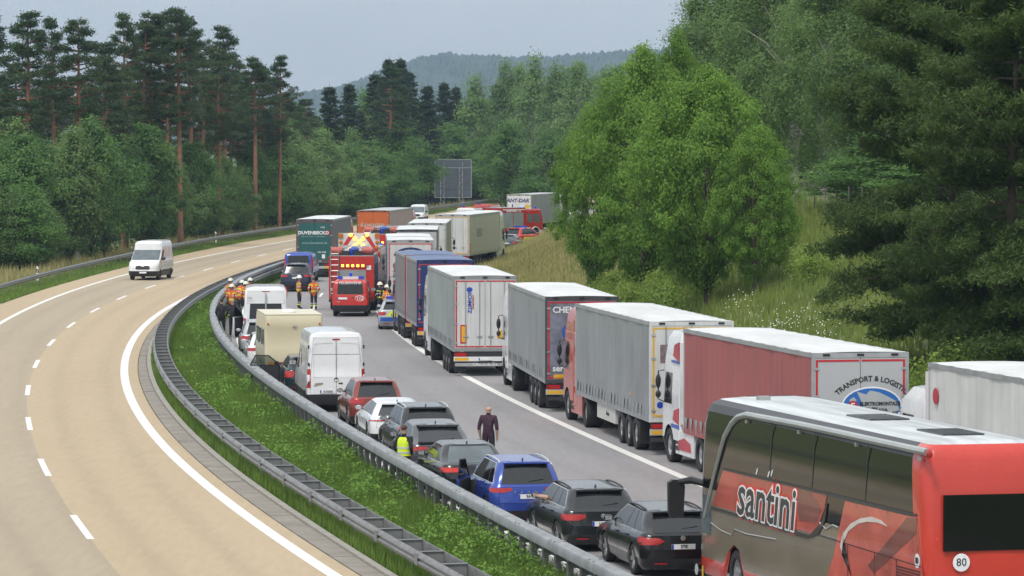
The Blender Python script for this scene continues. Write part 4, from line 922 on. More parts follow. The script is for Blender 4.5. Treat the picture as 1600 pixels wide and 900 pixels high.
def doctor(P, lv):
    for sg in (1, -1): MB().b2(.6, 3.9, min(sg * .93, sg * .945), max(sg * .93, sg * .945), .55, .82).build('yellow_stripe', M('police_yellow', (.72, .78, .05), .4), P)
    B('light_bar', M('blue_beacon', (.02, .06, .6), .2), P, (1.6, 1.85, -.6, .6, 1.66, 1.78))
q, h = cab(334.0, 791, -3); car('estate_car', 'dark grey car stopped at the embankment foot behind the red rescue car', q, h, dict(L=4.4, W=1.8, H=1.48, paint=MGREY, rglass=CLEAR))
q, h = cab(352.0, 799, -26); car('rescue_car', 'red and yellow rescue car ahead of the dark grey car', q, h, dict(L=4.7, W=1.86, H=1.65, belt=1.05, paint=FIRE, extra=(doctor,)), 'rescue car')
q, h = cab(425.0, 765, -28); car('estate_car', 'white car seen above the roof of the red fire engine', q, h, dict(L=4.5, W=1.8, H=1.5, paint=WHITEP, clean=True))

# ------------------------------------------------------------------ vans and caravan
def van(name, label, rear, rz, sp, cat='van'):
    P = thing(name, label, cat, (rear[0], rear[1], 0), rz); g = sp.get; Lc, W, H = sp['L'], sp['W'] / 2, sp['H']; b = g('belt', 1.3); pm = sp['paint']; r = g('r', .35)
    cw, rt, nose = g('cowl', .85), g('rooff', 1.75), g('nose', 1.12)
    lv = [LV(.26, .08, Lc - .12, W * .93, .12, .3), LV(.42, .0, Lc - .02, W * .985, .12, .32, .02, .06), LV(.62, .0, Lc, W, .12, .36, .02, .08), LV(.95, .0, Lc - .03, W, .11, .38, .02, .08, zf=.85),
          LV(b - .1, .01, Lc - .10, W * .995, .11, .4, .02, .08, zf=nose - .08), LV(b, .015, Lc - .2, W * .985, .11, .4, .02, .08, zf=nose, p=8)]
    nb = 5; base = LV(b + .01, .02, Lc - cw, W * .98, .11, .25, .02, .14, zf=b + .04, p=10); top = LV(g('gtop', min(2.0, H - .22)), .06, Lc - rt, W * .93, .11, .2, .02, .1)
    m2 = LV(H - .20, .09, Lc - rt - .1 * (H - 1.9), W * .90, .12, .25, .02, .12)
    lv += [base, lerp_lv(base, top, .5), top]
    if H - .2 > top['z'] + .05: lv += [m2]
    lv += [LV(H - .07, .14, Lc - rt - .3, W * .83, .14, .3, .02, .1), LV(H - .01, .3, Lc - rt - .6, W * .55, .14, .2, 0, 0)]
    A = [(g('xa', 1.0), r, r + .05), (Lc - g('xf', .95), r, r + .05)]; rw = g('rearwin', True); sw = g('sidewin', ()); nl = len(lv); opened = g('open')
    def key(i, seg, m, sd):
        if i <= 1: return 'bumper'
        if i in (nb + 1, nb + 2):
            if seg == 'rear' and rw and m < 5: return ('rear_window', sd if rw != 'one' else 0)
            if seg == 'front' or seg == 'fc' and m >= 2: return 'windscreen'
            if seg == 'side' and 29 <= m < 35: return ('front_side_window', sd) if not (opened and sd > 0) else 'doorway_shade'
            if seg == 'side':
                for j, (a, c_) in enumerate(sw):
                    if a <= m < c_: return ('side_window', sd, j)
        if seg == 'side' and 2 <= i <= nb and 28 <= m < 36: return ('front_door', sd) if not (opened and sd > 0) else 'doorway_shade'  # open doorway filled with black, cabin darkness put into the colour
        if seg == 'rear' and 2 <= i <= (nb + 3 if len(lv) > 11 else nb + 2) and not (i in (nb + 1, nb + 2) and rw): return ('tailgate' if i > nb and rw == 'one' else 'rear_door' if rw != 'one' else 'tailgate_panel', sd if rw != 'one' else 0, i > nb + 2)
        return 'body'
    parts = stack(lv, key, A); mats = {'body': pm, 'bumper': g('bump', BLACK), 'rear_window': g('rglass', GLASS), 'windscreen': CLEAR, 'front_side_window': GLASS, 'side_window': GLASS, 'front_door': pm, 'rear_door': pm, 'tailgate': pm, 'tailgate_panel': pm, 'doorway_shade': INTERIOR}
    for k in sorted(parts, key=str):
        nm = k if isinstance(k, str) else k[0]
        if nm in ('front_door', 'rear_door'): shrink(parts[k], .008)
        parts[k].build(nm, mats[nm], P, 40)
    B('underbody', INTERIOR, P, (.3, Lc - .4, -W * .6, W * .6, .24, .9))
    for xa, _, _ in A:
        for sg in (1, -1): wheel(P, xa, sg * (W - .14), r, .23, dark=g('darkrim', True))
    z0, z1 = g('lampz', (.85, 1.45)); a1 = W + .02
    for sg in (1, -1):
        patch(lv, [(z0, sg * (W - .13), sg * (W + .07)), (z1, sg * (W - .13), sg * (W + .07))], 6, .012).build('tail_light', REDL, P)
        patch(lv, [(.78, sg * .42, sg * .98), (.9, sg * .5, sg * 1.14), (.98, sg * .62, sg * 1.2)], 8, .012, 'front').build('headlight', WLENS, P)
        MB().b2(1.2, Lc - 1.6, min(sg * W, sg * (W + .015)), max(sg * W, sg * (W + .015)), .55, .68).build('side_strip', BLACK, P)
    patch(lv, [(.72, -.44, .44), (.80, -.5, .5), (.95, -.46, .46), (.99, -.3, .3)], 10, .012, 'front').build('grille', BLACK, P)
    zp = g('platez', .78); pp, _ = surf(lv, zp, 0); plate(P, pp.x - .012, zp, g('reg', ''), g('platey', 0)); pp, _ = surf(lv, .5, 0, 'front'); plate(P, pp.x + .012, .52, '', face='front')
    if rw != 'one' and g('split', True): MB().b2(-.012, -.0, -.006, .006, .6, H - .25).build('door_gap', BLACK, P)
    mirror_pair(P, Lc - cw - .35, W * .98, b + .14, BLACK, 1.5, not opened)
    if g('handle', True): MB().b2(-.03, .01, -.22, -.08, .98, 1.03).build('door_handle', BLACK, P)
    if opened: door_panel(P, Lc - 1.35, W, b, H if H < 2.1 else 2.1, R(opened), pm, 1.05)
    for e in g('extra', ()): e(P, lv)
    return P
def sprinter(P, lv):
    MB().lathe([(.085, 0), (.085, -.015), (.065, -.016), (.065, -.008), (.001, -.008)], (-.004, 0, 1.12), 'x', 16).build('badge', INK, P)
    for sg in (1, -1):
        MB().tube([(-.006, sg * .10, 1.22), (-.006, sg * .78, 1.22), (-.0, sg * .80, 2.0), (.03, sg * .74, 2.42), (.04, sg * .12, 2.42)], .008, 4).build('door_pressing', WHITEP, P)
        for z in (.95, 1.6, 2.2): MB().tube([(.01, sg * .95, z), (.01, sg * .95, z + .12)], .03, 6).build('hinge', BLACK, P)
    B('brake_light', REDL, P, (.05, .075, -.13, .13, 2.50, 2.54)); MB().prism([(0, 0), (.3, .05), (.32, .11), (.06, .09)], (-.03, .78, .92), (0, -1, 0), (0, 0, 1), (.01, 0, 0)).build('sticker', M('sticker_mixed', (.3, .25, .2), .5, nz=(30, .5)), P)
    MB().prism([(3.2, 1.35), (3.7, 1.3), (3.8, 1.75), (3.5, 2.05), (3.3, 1.8)], (0, .991, 0), (1, 0, 0), (0, 0, 1), (0, .006, 0)).build('side_print', M('faded_print', (.6, .45, .4), .5, nz=(3, .4)), P)
q, h = cab(136.6, 525, -1); van('delivery_van', 'white high-roof delivery van with closed rear doors and black badge', q, h, dict(L=6.6, W=2.02, H=2.78, paint=WHITEP, rearwin=False, reg='B 35243', platez=.72, platey=.3, lampz=(.85, 1.5), extra=(sprinter,)))
def minibus(P, lv):
    B('door_rod', SILV, P, (-.03, -.0, -.03, .03, 1.1, 2.5)); B('brake_light', REDL, P, (.06, .085, -.18, .18, 2.58, 2.61)); text('ctm', .14, INK, P, (-.01, .72, 2.32), 'rear')
q, h = cab(178.0, 415, -1); van('minibus', 'white high-roof minibus with dark rear windows and open driver door', q, h, dict(L=6.0, W=2.05, H=2.82, paint=WHITEP, gtop=2.05, sidewin=((3, 14), (15, 27)), open=22, lampz=(.9, 1.4), extra=(minibus,)))
q, h = cab(262.0, 466, -1); van('blue_van', 'blue van in front of the navy SUV', q, h, dict(L=4.9, W=1.95, H=2.0, paint=BLUEP, gtop=1.8, rearwin='one', belt=1.15, lampz=(1.0, 1.6)))
def fire_van(P, lv):
    bb = M('blue_beacon', (.02, .06, .6), .2, 0, .5); lb = B('light_bar', WHITEP, P, (.5, .8, -.6, .6, 1.98, 2.12))
    for sg in (1, -1): B('beacon', bb, lb, (.48, .82, min(sg * .42, sg * .7), max(sg * .42, sg * .7), 1.99, 2.14))
    MB().lathe([(.08, 0), (.08, .2), (.001, .24)], (.7, 0, 2.1), 'z', 10).build('beacon', bb, lb); text('FEUERWEHR', .2, WHITEINK, P, (.01, 0, 1.80), 'rear', .02, sx=1.05)
    text('112', .24, WHITEINK, P, (-.016, -.50, .98), 'rear', .02, .2); MB().tube([(-.012, -.5 + .24 * math.cos(a), .98 + .14 * math.sin(a)) for a in np.linspace(0, 6.28, 20)], .014, 4).build('ring_mark', WHITEINK, P)
    text('Kreis', .08, WHITEINK, P, (-.016, .62, .80), 'rear'); MB().tube([(-.02, -.05, 1.28), (-.03, .42, 1.32)], .012, 4).build('rear_wiper', BLACK, P)
    for sg in (1, -1): MB().ell((.35, sg * .33, 1.48), (.05, .17, .2), 8, 6).build('head_rest', BLACK, P)
FIREV = CLEAR
q, h = cab(211.0, 547, -2); van('fire_service_van', 'red fire service van with white lettering and blue roof beacons', q, h, dict(L=4.9, W=1.93, H=1.97, paint=FIRE, gtop=1.80, belt=1.18, rearwin='one', lampz=(1.0, 1.5), reg='', platez=.98, platey=.42, extra=(fire_van,), darkrim=True), 'fire vehicle')
def ford(P, lv): pp, _ = surf(lv, .93, 0, 'front'); MB().ell((pp.x + .02, 0, .95), (.012, .12, .05), 12, 6).build('badge', CHROME, P)
p = G(232, 438); s_ = slope('LO', p.y)
van('delivery_van', 'white high-roof van driving alone on the beige carriageway', (p.x - s_ * -5.6 + .1, p.y + 5.6), math.atan2(-1, -s_) + R(-5), dict(L=5.6, W=2.06, H=2.62, paint=WHITEP, rearwin=False, extra=(ford,)))
van('small_van', 'small white van coming round the far bend on the beige carriageway', (rear_at(652, 459)[0] + .4, 459), math.atan2(-1, -slope('LI', 455)) + R(0), dict(L=4.4, W=1.83, H=2.05, gtop=1.75, belt=1.1, cowl=.9, rooff=1.7, paint=WHITEP, rearwin=False))
def caravan():
    rear = rear_at(459, 154.5); P = thing('caravan', 'cream caravan with a roof dome and dark red lower stripe', 'caravan', (rear[0], rear[1], 0), heading(158) + R(1)); cr = M('cream_panel', (.60, .54, .37), .45, 0, .3, nz=(.8, .06))
    Lc, W = 5.4, 1.14; lv = [LV(.42, .05, Lc - .3, W * .98, .08, .1), LV(.75, .0, Lc - .05, W, .08, .1), LV(1.25, .0, Lc, W, .08, .1), LV(1.30, .012, Lc, W - .008, .08, .1), LV(2.05, .05, Lc - .15, W, .08, .1), LV(2.10, .038, Lc - .16, W - .006, .08, .1), LV(2.52, .07, Lc - .4, W - .02, .08, .1), LV(2.58, .11, Lc - .45, W - .06, .08, .1)]
    pr = stack(lv, lambda i, s, m, sd: 'body', [(2.4, .33, .42)])
    pr['body'].build('body', cr, P, 30)
    rm = M('pale_roof', (.62, .58, .45), .5); B('roof_edge', rm, P, (.08, Lc - .46, -W + .03, W - .03, 2.575, 2.60))
    d = MB().lathe([(.3, 0), (.3, .06), (.22, .14), (.001, .17)], (1.4, .1, 2.6), 'z', 16).build('roof_dome', M('dome_white', (.75, .74, .68), .4), P)
    B('lower_stripe', M('dark_red_stripe', (.22, .02, .04), .4), P, (-.012, .04, -.72, .72, .62, .74))
    for sg in (1, -1): B('tail_light', AMBER if sg > 0 else REDL, P, (-.03, .02, min(sg * .76, sg * 1.02), max(sg * .76, sg * 1.02), .58, .74)); B('marker_light', REDL, P, (-.0, .05, min(sg * .98, sg * 1.04), max(sg * .98, sg * 1.04), 2.2, 2.26))
    for x0, x1 in ((.5, 1.2), (1.7, 2.9), (3.4, 4.3)):
        for sg in (1, -1): w = B('window', GLASS, P, (x0, x1, min(sg * (W - .03), sg * (W + .012)), max(sg * (W - .03), sg * (W + .012)), 1.38, 2.0)); MB().tube([(x0, sg * (W + .012), 1.38), (x1, sg * (W + .012), 1.38), (x1, sg * (W + .012), 2.0), (x0, sg * (W + .012), 2.0), (x0, sg * (W + .012), 1.38)], .02, 4).build('window_frame', ALU, w)
    B('grab_handle', CHROME, P, (-.03, .02, -.1, .05, 2.12, 2.16)); B('lock', BLACK, P, (-.012, .03, -.35, -.28, 1.0, 1.06))
    for sg in (1, -1): wheel(P, 2.4, sg * (W - .14), .33, .2)
    MB().tube([(Lc - .4, .5, .45), (Lc + 1.0, 0, .45)], .04, 6).build('drawbar', STEEL, P); MB().tube([(Lc - .4, -.5, .45), (Lc + 1.0, 0, .45)], .04, 6).build('drawbar', STEEL, P)
    MB().b2(.2, Lc - .5, -.9, .9, .32, .44).build('chassis', DARKMET, P)
caravan()

# ------------------------------------------------------------------ lorries
TARP = {'grey': M('grey_curtain', (.27, .285, .29), .5, nz=(.5, .12), streak=(1.2, .12, (3, 1, .25))), 'red': M('faded_red_curtain', (.36, .10, .095), .6, nz=(.5, .12), streak=(1.5, .15, (4, 1, .2))),
        'greygreen': M('grey_green_curtain', (.30, .335, .325), .5, nz=(.5, .12), streak=(1.2, .12, (3, 1, .25))), 'taupe': M('taupe_curtain', (.22, .21, .215), .55, nz=(.6, .12), streak=(1.2, .12, (3, 1, .25))),
        'white': M('white_curtain', (.62, .62, .60), .5, nz=(.6, .12), streak=(1.2, .12, (3, 1, .25))), 'blue': M('blue_curtain', (.07, .15, .24), .5, nz=(.5, .07)), 'cream': M('cream_side', (.46, .46, .36), .5, nz=(.5, .05)),
        'teal': M('dark_teal_curtain', (.015, .10, .095), .5, nz=(.6, .08)), 'orange': M('orange_doors', (.52, .115, .02), .5, nz=(.8, .08)), 'peach': M('dusty_side', (.42, .31, .27), .55, nz=(.6, .08)), 'darkside': M('dark_side', (.13, .135, .14), .5)}
ROOF = M('white_roof_tarp', (.66, .67, .665), .5, nz=(.3, .10), streak=(.8, .14, (.3, 2, 1))); ROOFB = M('blue_roof_tarp', (.10, .15, .28), .5, nz=(.4, .08)); ROOFG = M('grey_roof', (.42, .44, .45), .5, nz=(.5, .08))
DOORW = M('door_white', (.60, .61, .60), .45, nz=(.5, .05), streak=(1.5, .14, (1, 5, .3))); DOORG = M('door_grey', (.44, .45, .46), .45, nz=(.5, .05)); STRAPM = M('strap_grey', (.30, .31, .32), .6); NAVYD = M('navy_doors', (.02, .035, .14), .45, nz=(.6, .1))
def box_body(P, x0, Lb, side, roof=None, door=None, frame=None, tape=None, W=2.55, zb=1.15, zt=4.0, straps=True, rside=False, hemmat=None, doors=True, rods=True):
    w = W / 2; sm = TARP[side] if isinstance(side, str) else side; frame = frame or ALU
    for sg in (1, -1):                                     # curtains with shallow folds
        nx, nz_ = 70, 5; vs = []; fs = []
        for j in range(nz_ + 1):
            z = zb - .02 + (zt - .12 - zb + .02) * j / nz_
            for i in range(nx + 1):
                x = x0 + .07 + (Lb - .13) * i / nx; am = .014 * math.sin(math.pi * j / nz_) + .006
                vs.append((x, sg * (w - .022 + am * math.sin(i * 2.1 + j * .3) + .014 * math.sin(i * .53 + x0)), z))
        for j in range(nz_):
            for i in range(nx): q = j * (nx + 1) + i; fs.append((q, q + 1, q + nx + 2, q + nx + 1))
        MB().add(vs, fs).build('side_curtain', sm, P, 60)
        B('roof_rail', ALU, P, (x0 + .01, x0 + Lb - .01, min(sg * (w - .05), sg * (w + .004)), max(sg * (w - .05), sg * (w + .004)), zt - .135, zt - .02)); B('side_rail', ALU if hemmat is None else hemmat, P, (x0 + .02, x0 + Lb - .02, min(sg * (w - .09), sg * (w - .008)), max(sg * (w - .09), sg * (w - .008)), zb - .17, zb - .025))
        if straps and (sg > 0 or rside):
            n = int(Lb / .58)
            for i in range(n):
                x = x0 + .35 + i * (Lb - .7) / max(1, n - 1); y = sg * (w - .012)
                MB().prism([(-.03, zb - .11), (.03, zb - .11), (.035, zb + .02), (.16, zb + .30), (-.16, zb + .30), (-.035, zb + .02)], (x, y, 0), (1, 0, 0), (0, 0, 1), (0, sg * .014, 0)).build('tension_strap', STRAPM, P)
    nx, ny = 46, 8; vs = []; fs = []                          # roof sheet, crowned, faint bows
    for i in range(nx + 1):
        for j in range(ny + 1):
            x = x0 + Lb * i / nx; y = (-1 + 2 * j / ny) * (w - .03); vs.append((x, y, zt - .02 + .03 * (1 - (y / w) ** 2) + .010 * math.sin(i * 1.6)))
    for i in range(nx):
        for j in range(ny): q = i * (ny + 1) + j; fs.append((q, q + 1, q + ny + 2, q + ny + 1))
    MB().add(vs, fs).build('roof', roof or ROOF, P, 60)
    B('front_wall', DOORG, P, (x0 + Lb - .05, x0 + Lb, -w + .01, w - .01, zb - .1, zt - .025)); B('floor', DARKMET, P, (x0 + .03, x0 + Lb - .05, -w + .1, w - .1, zb - .15, zb - .02))
    fr = MB().b2(x0, x0 + .09, -w, -w + .07, zb - .16, zt - .14).b2(x0, x0 + .09, w - .07, w, zb - .16, zt - .14).b2(x0, x0 + .09, -w, w, zt - .14, zt - .012).b2(x0, x0 + .09, -w + .07, w - .07, zb - .16, zb - .04); fr.build('rear_frame', frame, P, 0)
    if doors:
        for sg in (1, -1):
            y0, y1 = sorted((sg * .008, sg * (w - .075))); d = B('rear_door', door or DOORW, P, (x0 + .012, x0 + .05, y0, y1, zb - .035, zt - .145))
            for yy in ((.22, .78) if rods else ()): MB().tube([(x0 - .005, sg * yy, zb - .02), (x0 - .005, sg * yy, zt - .18)], .016, 5).build('lock_rod', door or ALU, d); MB().b2(x0 - .03, x0 + .012, sg * yy - .1, sg * yy + .1, zb + .42, zb + .46).build('lock_handle', ALU, d)
            for z in (zb + .15, zb + .9, zb + 1.7, zt - .45): MB().b2(x0 - .012, x0 + .03, sg * (w - .12) - .06, sg * (w - .12) + .06, z, z + .06).build('hinge', ALU, d)
    if tape:
        e = .055
        for sg in (1, -1):
            y0, y1 = sorted((sg * (w - .10), sg * (w - .10 - e))); B('contour_tape', tape, P, (x0 + .004, x0 + .0115, y0, y1, zb - .0, zt - .19)); y0, y1 = sorted((sg * .03, sg * (w - .16)))
            B('contour_tape', tape, P, (x0 + .004, x0 + .0115, y0, y1, zt - .24, zt - .19)); B('contour_tape', tape, P, (x0 + .004, x0 + .0115, y0, y1, zb - .0, zb + e))
    for yy in (-.9, 0, .9): B('header_latch', BLACK, P, (x0 - .02, x0 + .0, yy - .09, yy + .09, zt - .10, zt - .04))
def running_gear(P, axles, x0, Lb, W=2.55, r=.50, plate_s='', flap='', white_bar=False, box=None, both=True):
    w = W / 2; B('chassis_beam', DARKMET, P, (x0 + .2, x0 + Lb - .4, .38, .52, .78, .99)); B('chassis_beam', DARKMET, P, (x0 + .2, x0 + Lb - .4, -.52, -.38, .78, .99))
    for xa in axles:
        for sg in (1, -1): wheel(P, xa, sg * (w - .2), r, .38, True)
        MB().tube([(xa, -w + .3, r), (xa, w - .3, r)], .08, 6).build('axle', DARKMET, P)
    if axles:
        for sg in (1, -1):
            y0, y1 = sorted((sg * (w - .42), sg * (w - .03))); B('mudguard', BLACK, P, (min(axles) - .62, max(axles) + .6, y0, y1, r * 2 + .03, r * 2 + .07)); B('mud_flap', BLACK, P, (min(axles) - .66, min(axles) - .62, y0, y1, .22, r * 2 + .03))
    bar = B('rear_bumper', WHITEP if white_bar else DOORG, P, (x0 - .02, x0 + .12, -w + .03, w - .03, .60, .78)); B('underrun_bar', ALU if white_bar else DARKMET, P, (x0 + .0, x0 + .12, -w + .08, w - .08, .40, .53))
    B('light_board', DARKMET, P, (x0 + .03, x0 + .12, -w + .05, w - .05, .78, .97))
    for sg in (1, -1):
        y0, y1 = sorted((sg * (w - .52), sg * (w - .06))); B('tail_light', REDL, P, (x0 - .03, x0 + .03, y0, y1, .80, .94)); B('rear_flap', BLACK, P, (x0 + .25, x0 + .28, y0, y1, .16, .6))
        B('reflector_plate', YEL, P, (x0 - .026, x0 - .021, *sorted((sg * (w - .62), sg * (w - .06))), .625, .745))
    plate(P, x0 - .02, .69, plate_s, 0, .52, .11)
    if flap: text(flap, .16, WHITEINK, P, (x0 - .004, 0, .465), 'rear', .02, sx=1.1)
    if box:
        for sg in (1, -1): y0, y1 = sorted((sg * (w - .5), sg * (w - .06))); B('pallet_box', box[2], P, (box[0], box[1], y0, y1, .50, .96))
    B('landing_leg', DARKMET, P, (x0 + Lb - 2.9, x0 + Lb - 2.75, w - .55, w - .4, .3, .95), )
def tractor(P, xc, paintm, H=3.75, side=(), rear_axle=True, skirt=None, W=2.49, visor=True, mirr=BLACK, defl=True, chin=None):
    w = W / 2; Lc = 2.25
    def X(z, xr, xf, ww, rr=.08, rf=.22, bf=.06): return LV(z, xc + xr, xc + xf, ww, rr, rf, 0, bf)
    lv = [X(.36, .35, Lc - .06, w * .95), X(.7, .05, Lc, w), X(1.15, 0, Lc, w), X(1.62, 0, Lc - .02, w), X(1.72, 0, Lc - .03, w), X(2.15, 0, Lc - .09, w * .995), X(2.62, 0, Lc - .16, w * .985), X(2.95, 0, Lc - .22, w * .98), X(H - .25, 0, Lc - .45, w * .95, .1, .3), X(H - .06, .04, Lc - .7, w * .88, .12, .3), X(H, .2, Lc - 1.0, w * .6, .12, .2)]
    def key(i, seg, m, sd):
        if i == 0: return 'bumper'
        if i in (4, 5):
            if seg == 'front' or seg == 'fc' and m >= 2: return 'windscreen'
            if seg == 'side' and 16 <= m < 34: return ('side_window', sd)
        if seg == 'side' and i in (1, 2, 3) and 14 <= m < 35: return ('cab_door', sd)
        if i in (1, 2) and seg == 'front': return 'grille'
        return 'cab_shell'
    xa = xc + 1.28; ps = stack(lv, key, [(xa, .5, .60)])
    mt = {'bumper': chin or BLACK, 'windscreen': CLEAR, 'side_window': GLASS, 'cab_door': paintm, 'grille': BLACK, 'cab_shell': paintm}
    for k in sorted(ps, key=str):
        nm = k if isinstance(k, str) else k[0]
        if nm == 'cab_door': shrink(ps[k], .01)
        ps[k].build(nm, mt[nm], P, 35)
    B('cab_interior', INTERIOR, P, (xc + .1, xc + 2.0, -w * .72, w * .72, .5, 1.6))
    B('chassis_beam', DARKMET, P, (xc - 3.2, xc + .5, .36, .5, .72, .97)); B('chassis_beam', DARKMET, P, (xc - 3.2, xc + .5, -.5, -.36, .72, .97))
    for sg in (1, -1):
        wheel(P, xa, sg * (w - .17), .5, .32, True); wheel(P, xc - 2.35, sg * (w - .27), .5, .54, True)
        y0, y1 = sorted((sg * (w - .55), sg * (w - .02))); B('rear_mudguard', BLACK, P, (xc - 2.95, xc - 1.75, y0, y1, 1.02, 1.06)); B('side_skirt', skirt or paintm, P, (xc - 1.65, xc + .52, y0, y1, .32, .98)); B('step_recess', BLACK, P, (xc + .05, xc + .48, *sorted((sg * (w - .03), sg * (w - .012))), .42, .55), )
        if defl: B('air_deflector', paintm, P, (xc - .42, xc - .01, *sorted((sg * (w - .05), sg * (w - .01))), 1.2, H - .35))
        m = MB().tube([(xc + 1.95, sg * (w - .02), 2.65), (xc + 2.05, sg * (w + .13), 2.62), (xc + 2.05, sg * (w + .14), 1.80), (xc + 1.9, sg * (w - .02), 1.72)], .022, 5).build('mirror_arm', BLACK, P)
        MB().ell((xc + 2.03, sg * (w + .14), 2.32), (.06, .085, .21), 8, 8).build('wing_mirror', mirr, m); MB().ell((xc + 2.03, sg * (w + .14), 1.94), (.06, .085, .11), 8, 8).build('wide_mirror', mirr, m)
        patch(lv, [(.62, sg * .62, sg * 1.12), (.92, sg * .74, sg * 1.12)], 6, .012, 'front').build('headlight', WLENS, P)
    if visor: MB().b2(xc + Lc - .12, xc + Lc + .16, -w * .86, w * .86, 2.66, 2.72).build('sun_visor', BLACK, P)
    return lv
def truck_at(TLr, TLf, zt=4.0, W=2.55):
    a, b = G(*TLr, zt), G(*TLf, zt); d = Vector((b.x - a.x, b.y - a.y, 0)).normalized(); n = Vector((d.y, -d.x, 0)); c_ = Vector((a.x, a.y, 0)) + n * (W / 2)
    return (c_.x, c_.y), math.atan2(d.y, d.x)
def lorry(name, label, pos, rz): return thing(name, label, 'lorry', (pos[0], pos[1], 0), rz)
# T1 faded red curtain trailer, white tractor
pos, rz = truck_at((1269, 551), (1066, 512)); P = lorry('articulated_lorry', 'articulated lorry with faded red curtain trailer and white tractor', pos, rz); T1 = (P, pos, rz)
box_body(P, 0, 13.6, 'red', tape=REDREF, door=DOORG, hemmat=TARP['red'], rods=False); running_gear(P, (2.4, 3.7, 5.0), 0, 13.6); tractor(P, 14.15, WHITEP, 3.9)
RB = M('cab_red_blue_graphic', (.45, .05, .07), .4, nz=(2.2, .35)); BB = M('cab_blue_graphic', (.06, .11, .42), .4)
for (x0, x1, z0, z1) in ((14.2, 14.9, 3.0, 3.55), (14.2, 14.95, 1.15, 1.65)): MB().prism([(x0, z0), (x1, z0 + .12), (x1 - .15, z1 - .1), (x0, z1)], (0, 1.222, 0), (1, 0, 0), (0, 0, 1), (0, .03, 0)).build('cab_graphic', RB, P)
for (x0, x1, z0, z1) in ((14.2, 15.1, 2.92, 3.0), (14.2, 15.15, 1.03, 1.15)): MB().prism([(x0, z0), (x1, z0 + .02), (x1, z1), (x0, z1)], (0, 1.222, 0), (1, 0, 0), (0, 0, 1), (0, .032, 0)).build('cab_graphic', BB, P)
MB().prism([(12.8, .45), (14.3, .45), (14.4, .7), (13.6, .82), (12.9, .7)], (0, 1.226, 0), (1, 0, 0), (0, 0, 1), (0, .012, 0)).build('skirt_graphic', RB, P)
def rear_disc(P, pts, mat, x, name): return MB().prism(pts, (x, 0, 0), (0, -1, 0), (0, 0, 1), (-.004, 0, 0)).build(name, mat, P)
ov = lambda a, b, cy, cz, n=28: [(cy + a * math.cos(t), cz + b * math.sin(t)) for t in np.linspace(0, math.tau, n, endpoint=False)]
lg = rear_disc(P, ov(.80, .50, .30, 2.62), WHITEINK, .0115, 'logo_rim'); rear_disc(P, ov(.76, .46, .30, 2.62), M('logo_blue', (.025, .14, .44), .4), .0065, 'logo_sea')
LAND = M('logo_land', (.40, .42, .43), .5)
for blob in ([(-.1, 3.0), (.15, 2.92), (.25, 3.02), (.5, 2.97), (.75, 2.85), (.98, 2.72), (1.02, 2.5), (.7, 2.34), (.45, 2.3), (.3, 2.45), (.1, 2.52), (.02, 2.75)], [(-.3, 2.78), (-.18, 2.86), (-.1, 2.78), (-.2, 2.68)], [(-.25, 2.28), (.1, 2.22), (.25, 2.3), (.0, 2.4)]): rear_disc(P, blob, LAND, .002, 'logo_land')
rear_disc(P, ov(.145, .145, -.20, 2.62, 4 * 4), REDINK, -.0015, 'logo_mark'); text('E', .22, WHITEINK, P, (-.006, .20, 2.62), 'rear', .02)
text('TRANSPORT & LOGISTIC', .185, INK, P, (.011, -.30, 3.32), 'rear', .025, arc=1.35); text('ELEKTROMONTAZE', .125, INK, P, (-.004, -.52, 2.68), 'rear', .03, sx=.95); text('STAVBY s.r.o.', .125, INK, P, (-.004, -.38, 2.54), 'rear', .03, sx=.95)
# T2 grey trailer, red tractor
pos, rz = truck_at((1015, 502), (886, 470)); P = lorry('articulated_lorry', 'articulated lorry with long grey trailer, yellow-edged white doors and red tractor', pos, rz)
box_body(P, 0, 13.6, 'grey', tape=YEL, frame=DOORW); running_gear(P, (2.4, 3.7, 5.0), 0, 13.6, box=(6.2, 9.6, M('pallet_box_white', (.55, .55, .52), .5, nz=(3, .15)))); tractor(P, 14.15, paint('lorry_red', (.50, .075, .05)), 3.8)
text('Krone', .2, INK, P, (7.6, 1.218, .74), 'left', .01); rear_disc(P, [(-.95, 3.3), (-.25, 3.3), (-.25, 2.75), (-.95, 2.75)], M('door_print', (.2, .13, .14), .5, nz=(7, .5)), .011, 'door_print'); None
rear_disc(P, ov(.1, .1, -.95, 1.5, 14), PLATEB, .011, 'round_sticker'); rear_disc(P, [(-.72, 1.38), (-.45, 1.38), (-.45, 1.52), (-.72, 1.52)], PLATEB, .011, 'sticker'); B('contour_tape', YEL, P, (3.2, 3.36, 1.26, 1.275, 1.6, 1.7))
# T3 grey trailer with advertising doors, white tractor
pos, rz = truck_at((852, 463), (797, 442.5)); P = lorry('articulated_lorry', 'articulated lorry with grey trailer and red-framed picture doors lettered in white', pos, rz)
ADM = M('advert_sky', (.16, .17, .22), .5, nz=(1.6, .5)); DKF = M('dark_frame', (.06, .06, .065), .5)
box_body(P, 0, 13.6, 'grey', tape=REDREF, door=ADM, frame=DKF, rods=False); running_gear(P, (2.4, 3.7, 5.0), 0, 13.6); tractor(P, 14.15, WHITEP, 3.8)
text('CHEMNITZ', .30, WHITEINK, P, (.006, 1.02, 3.52), 'rear', .025, align='LEFT'); text('service', .3, WHITEINK, P, (.006, 1.02, 1.5), 'rear', .025, align='LEFT'); rear_disc(P, ov(.32, .32, -.38, 2.75, 22), M('advert_blue', (.03, .10, .38), .5), .011, 'advert_disc'); text('AS', .22, WHITEINK, P, (.004, .38, 2.85), 'rear', .02); text('info', .14, WHITEINK, P, (.004, .5, 1.8), 'rear'); B('yellow_marker', YEL, P, (.004, .011, .55, .98, 1.16, 1.3))
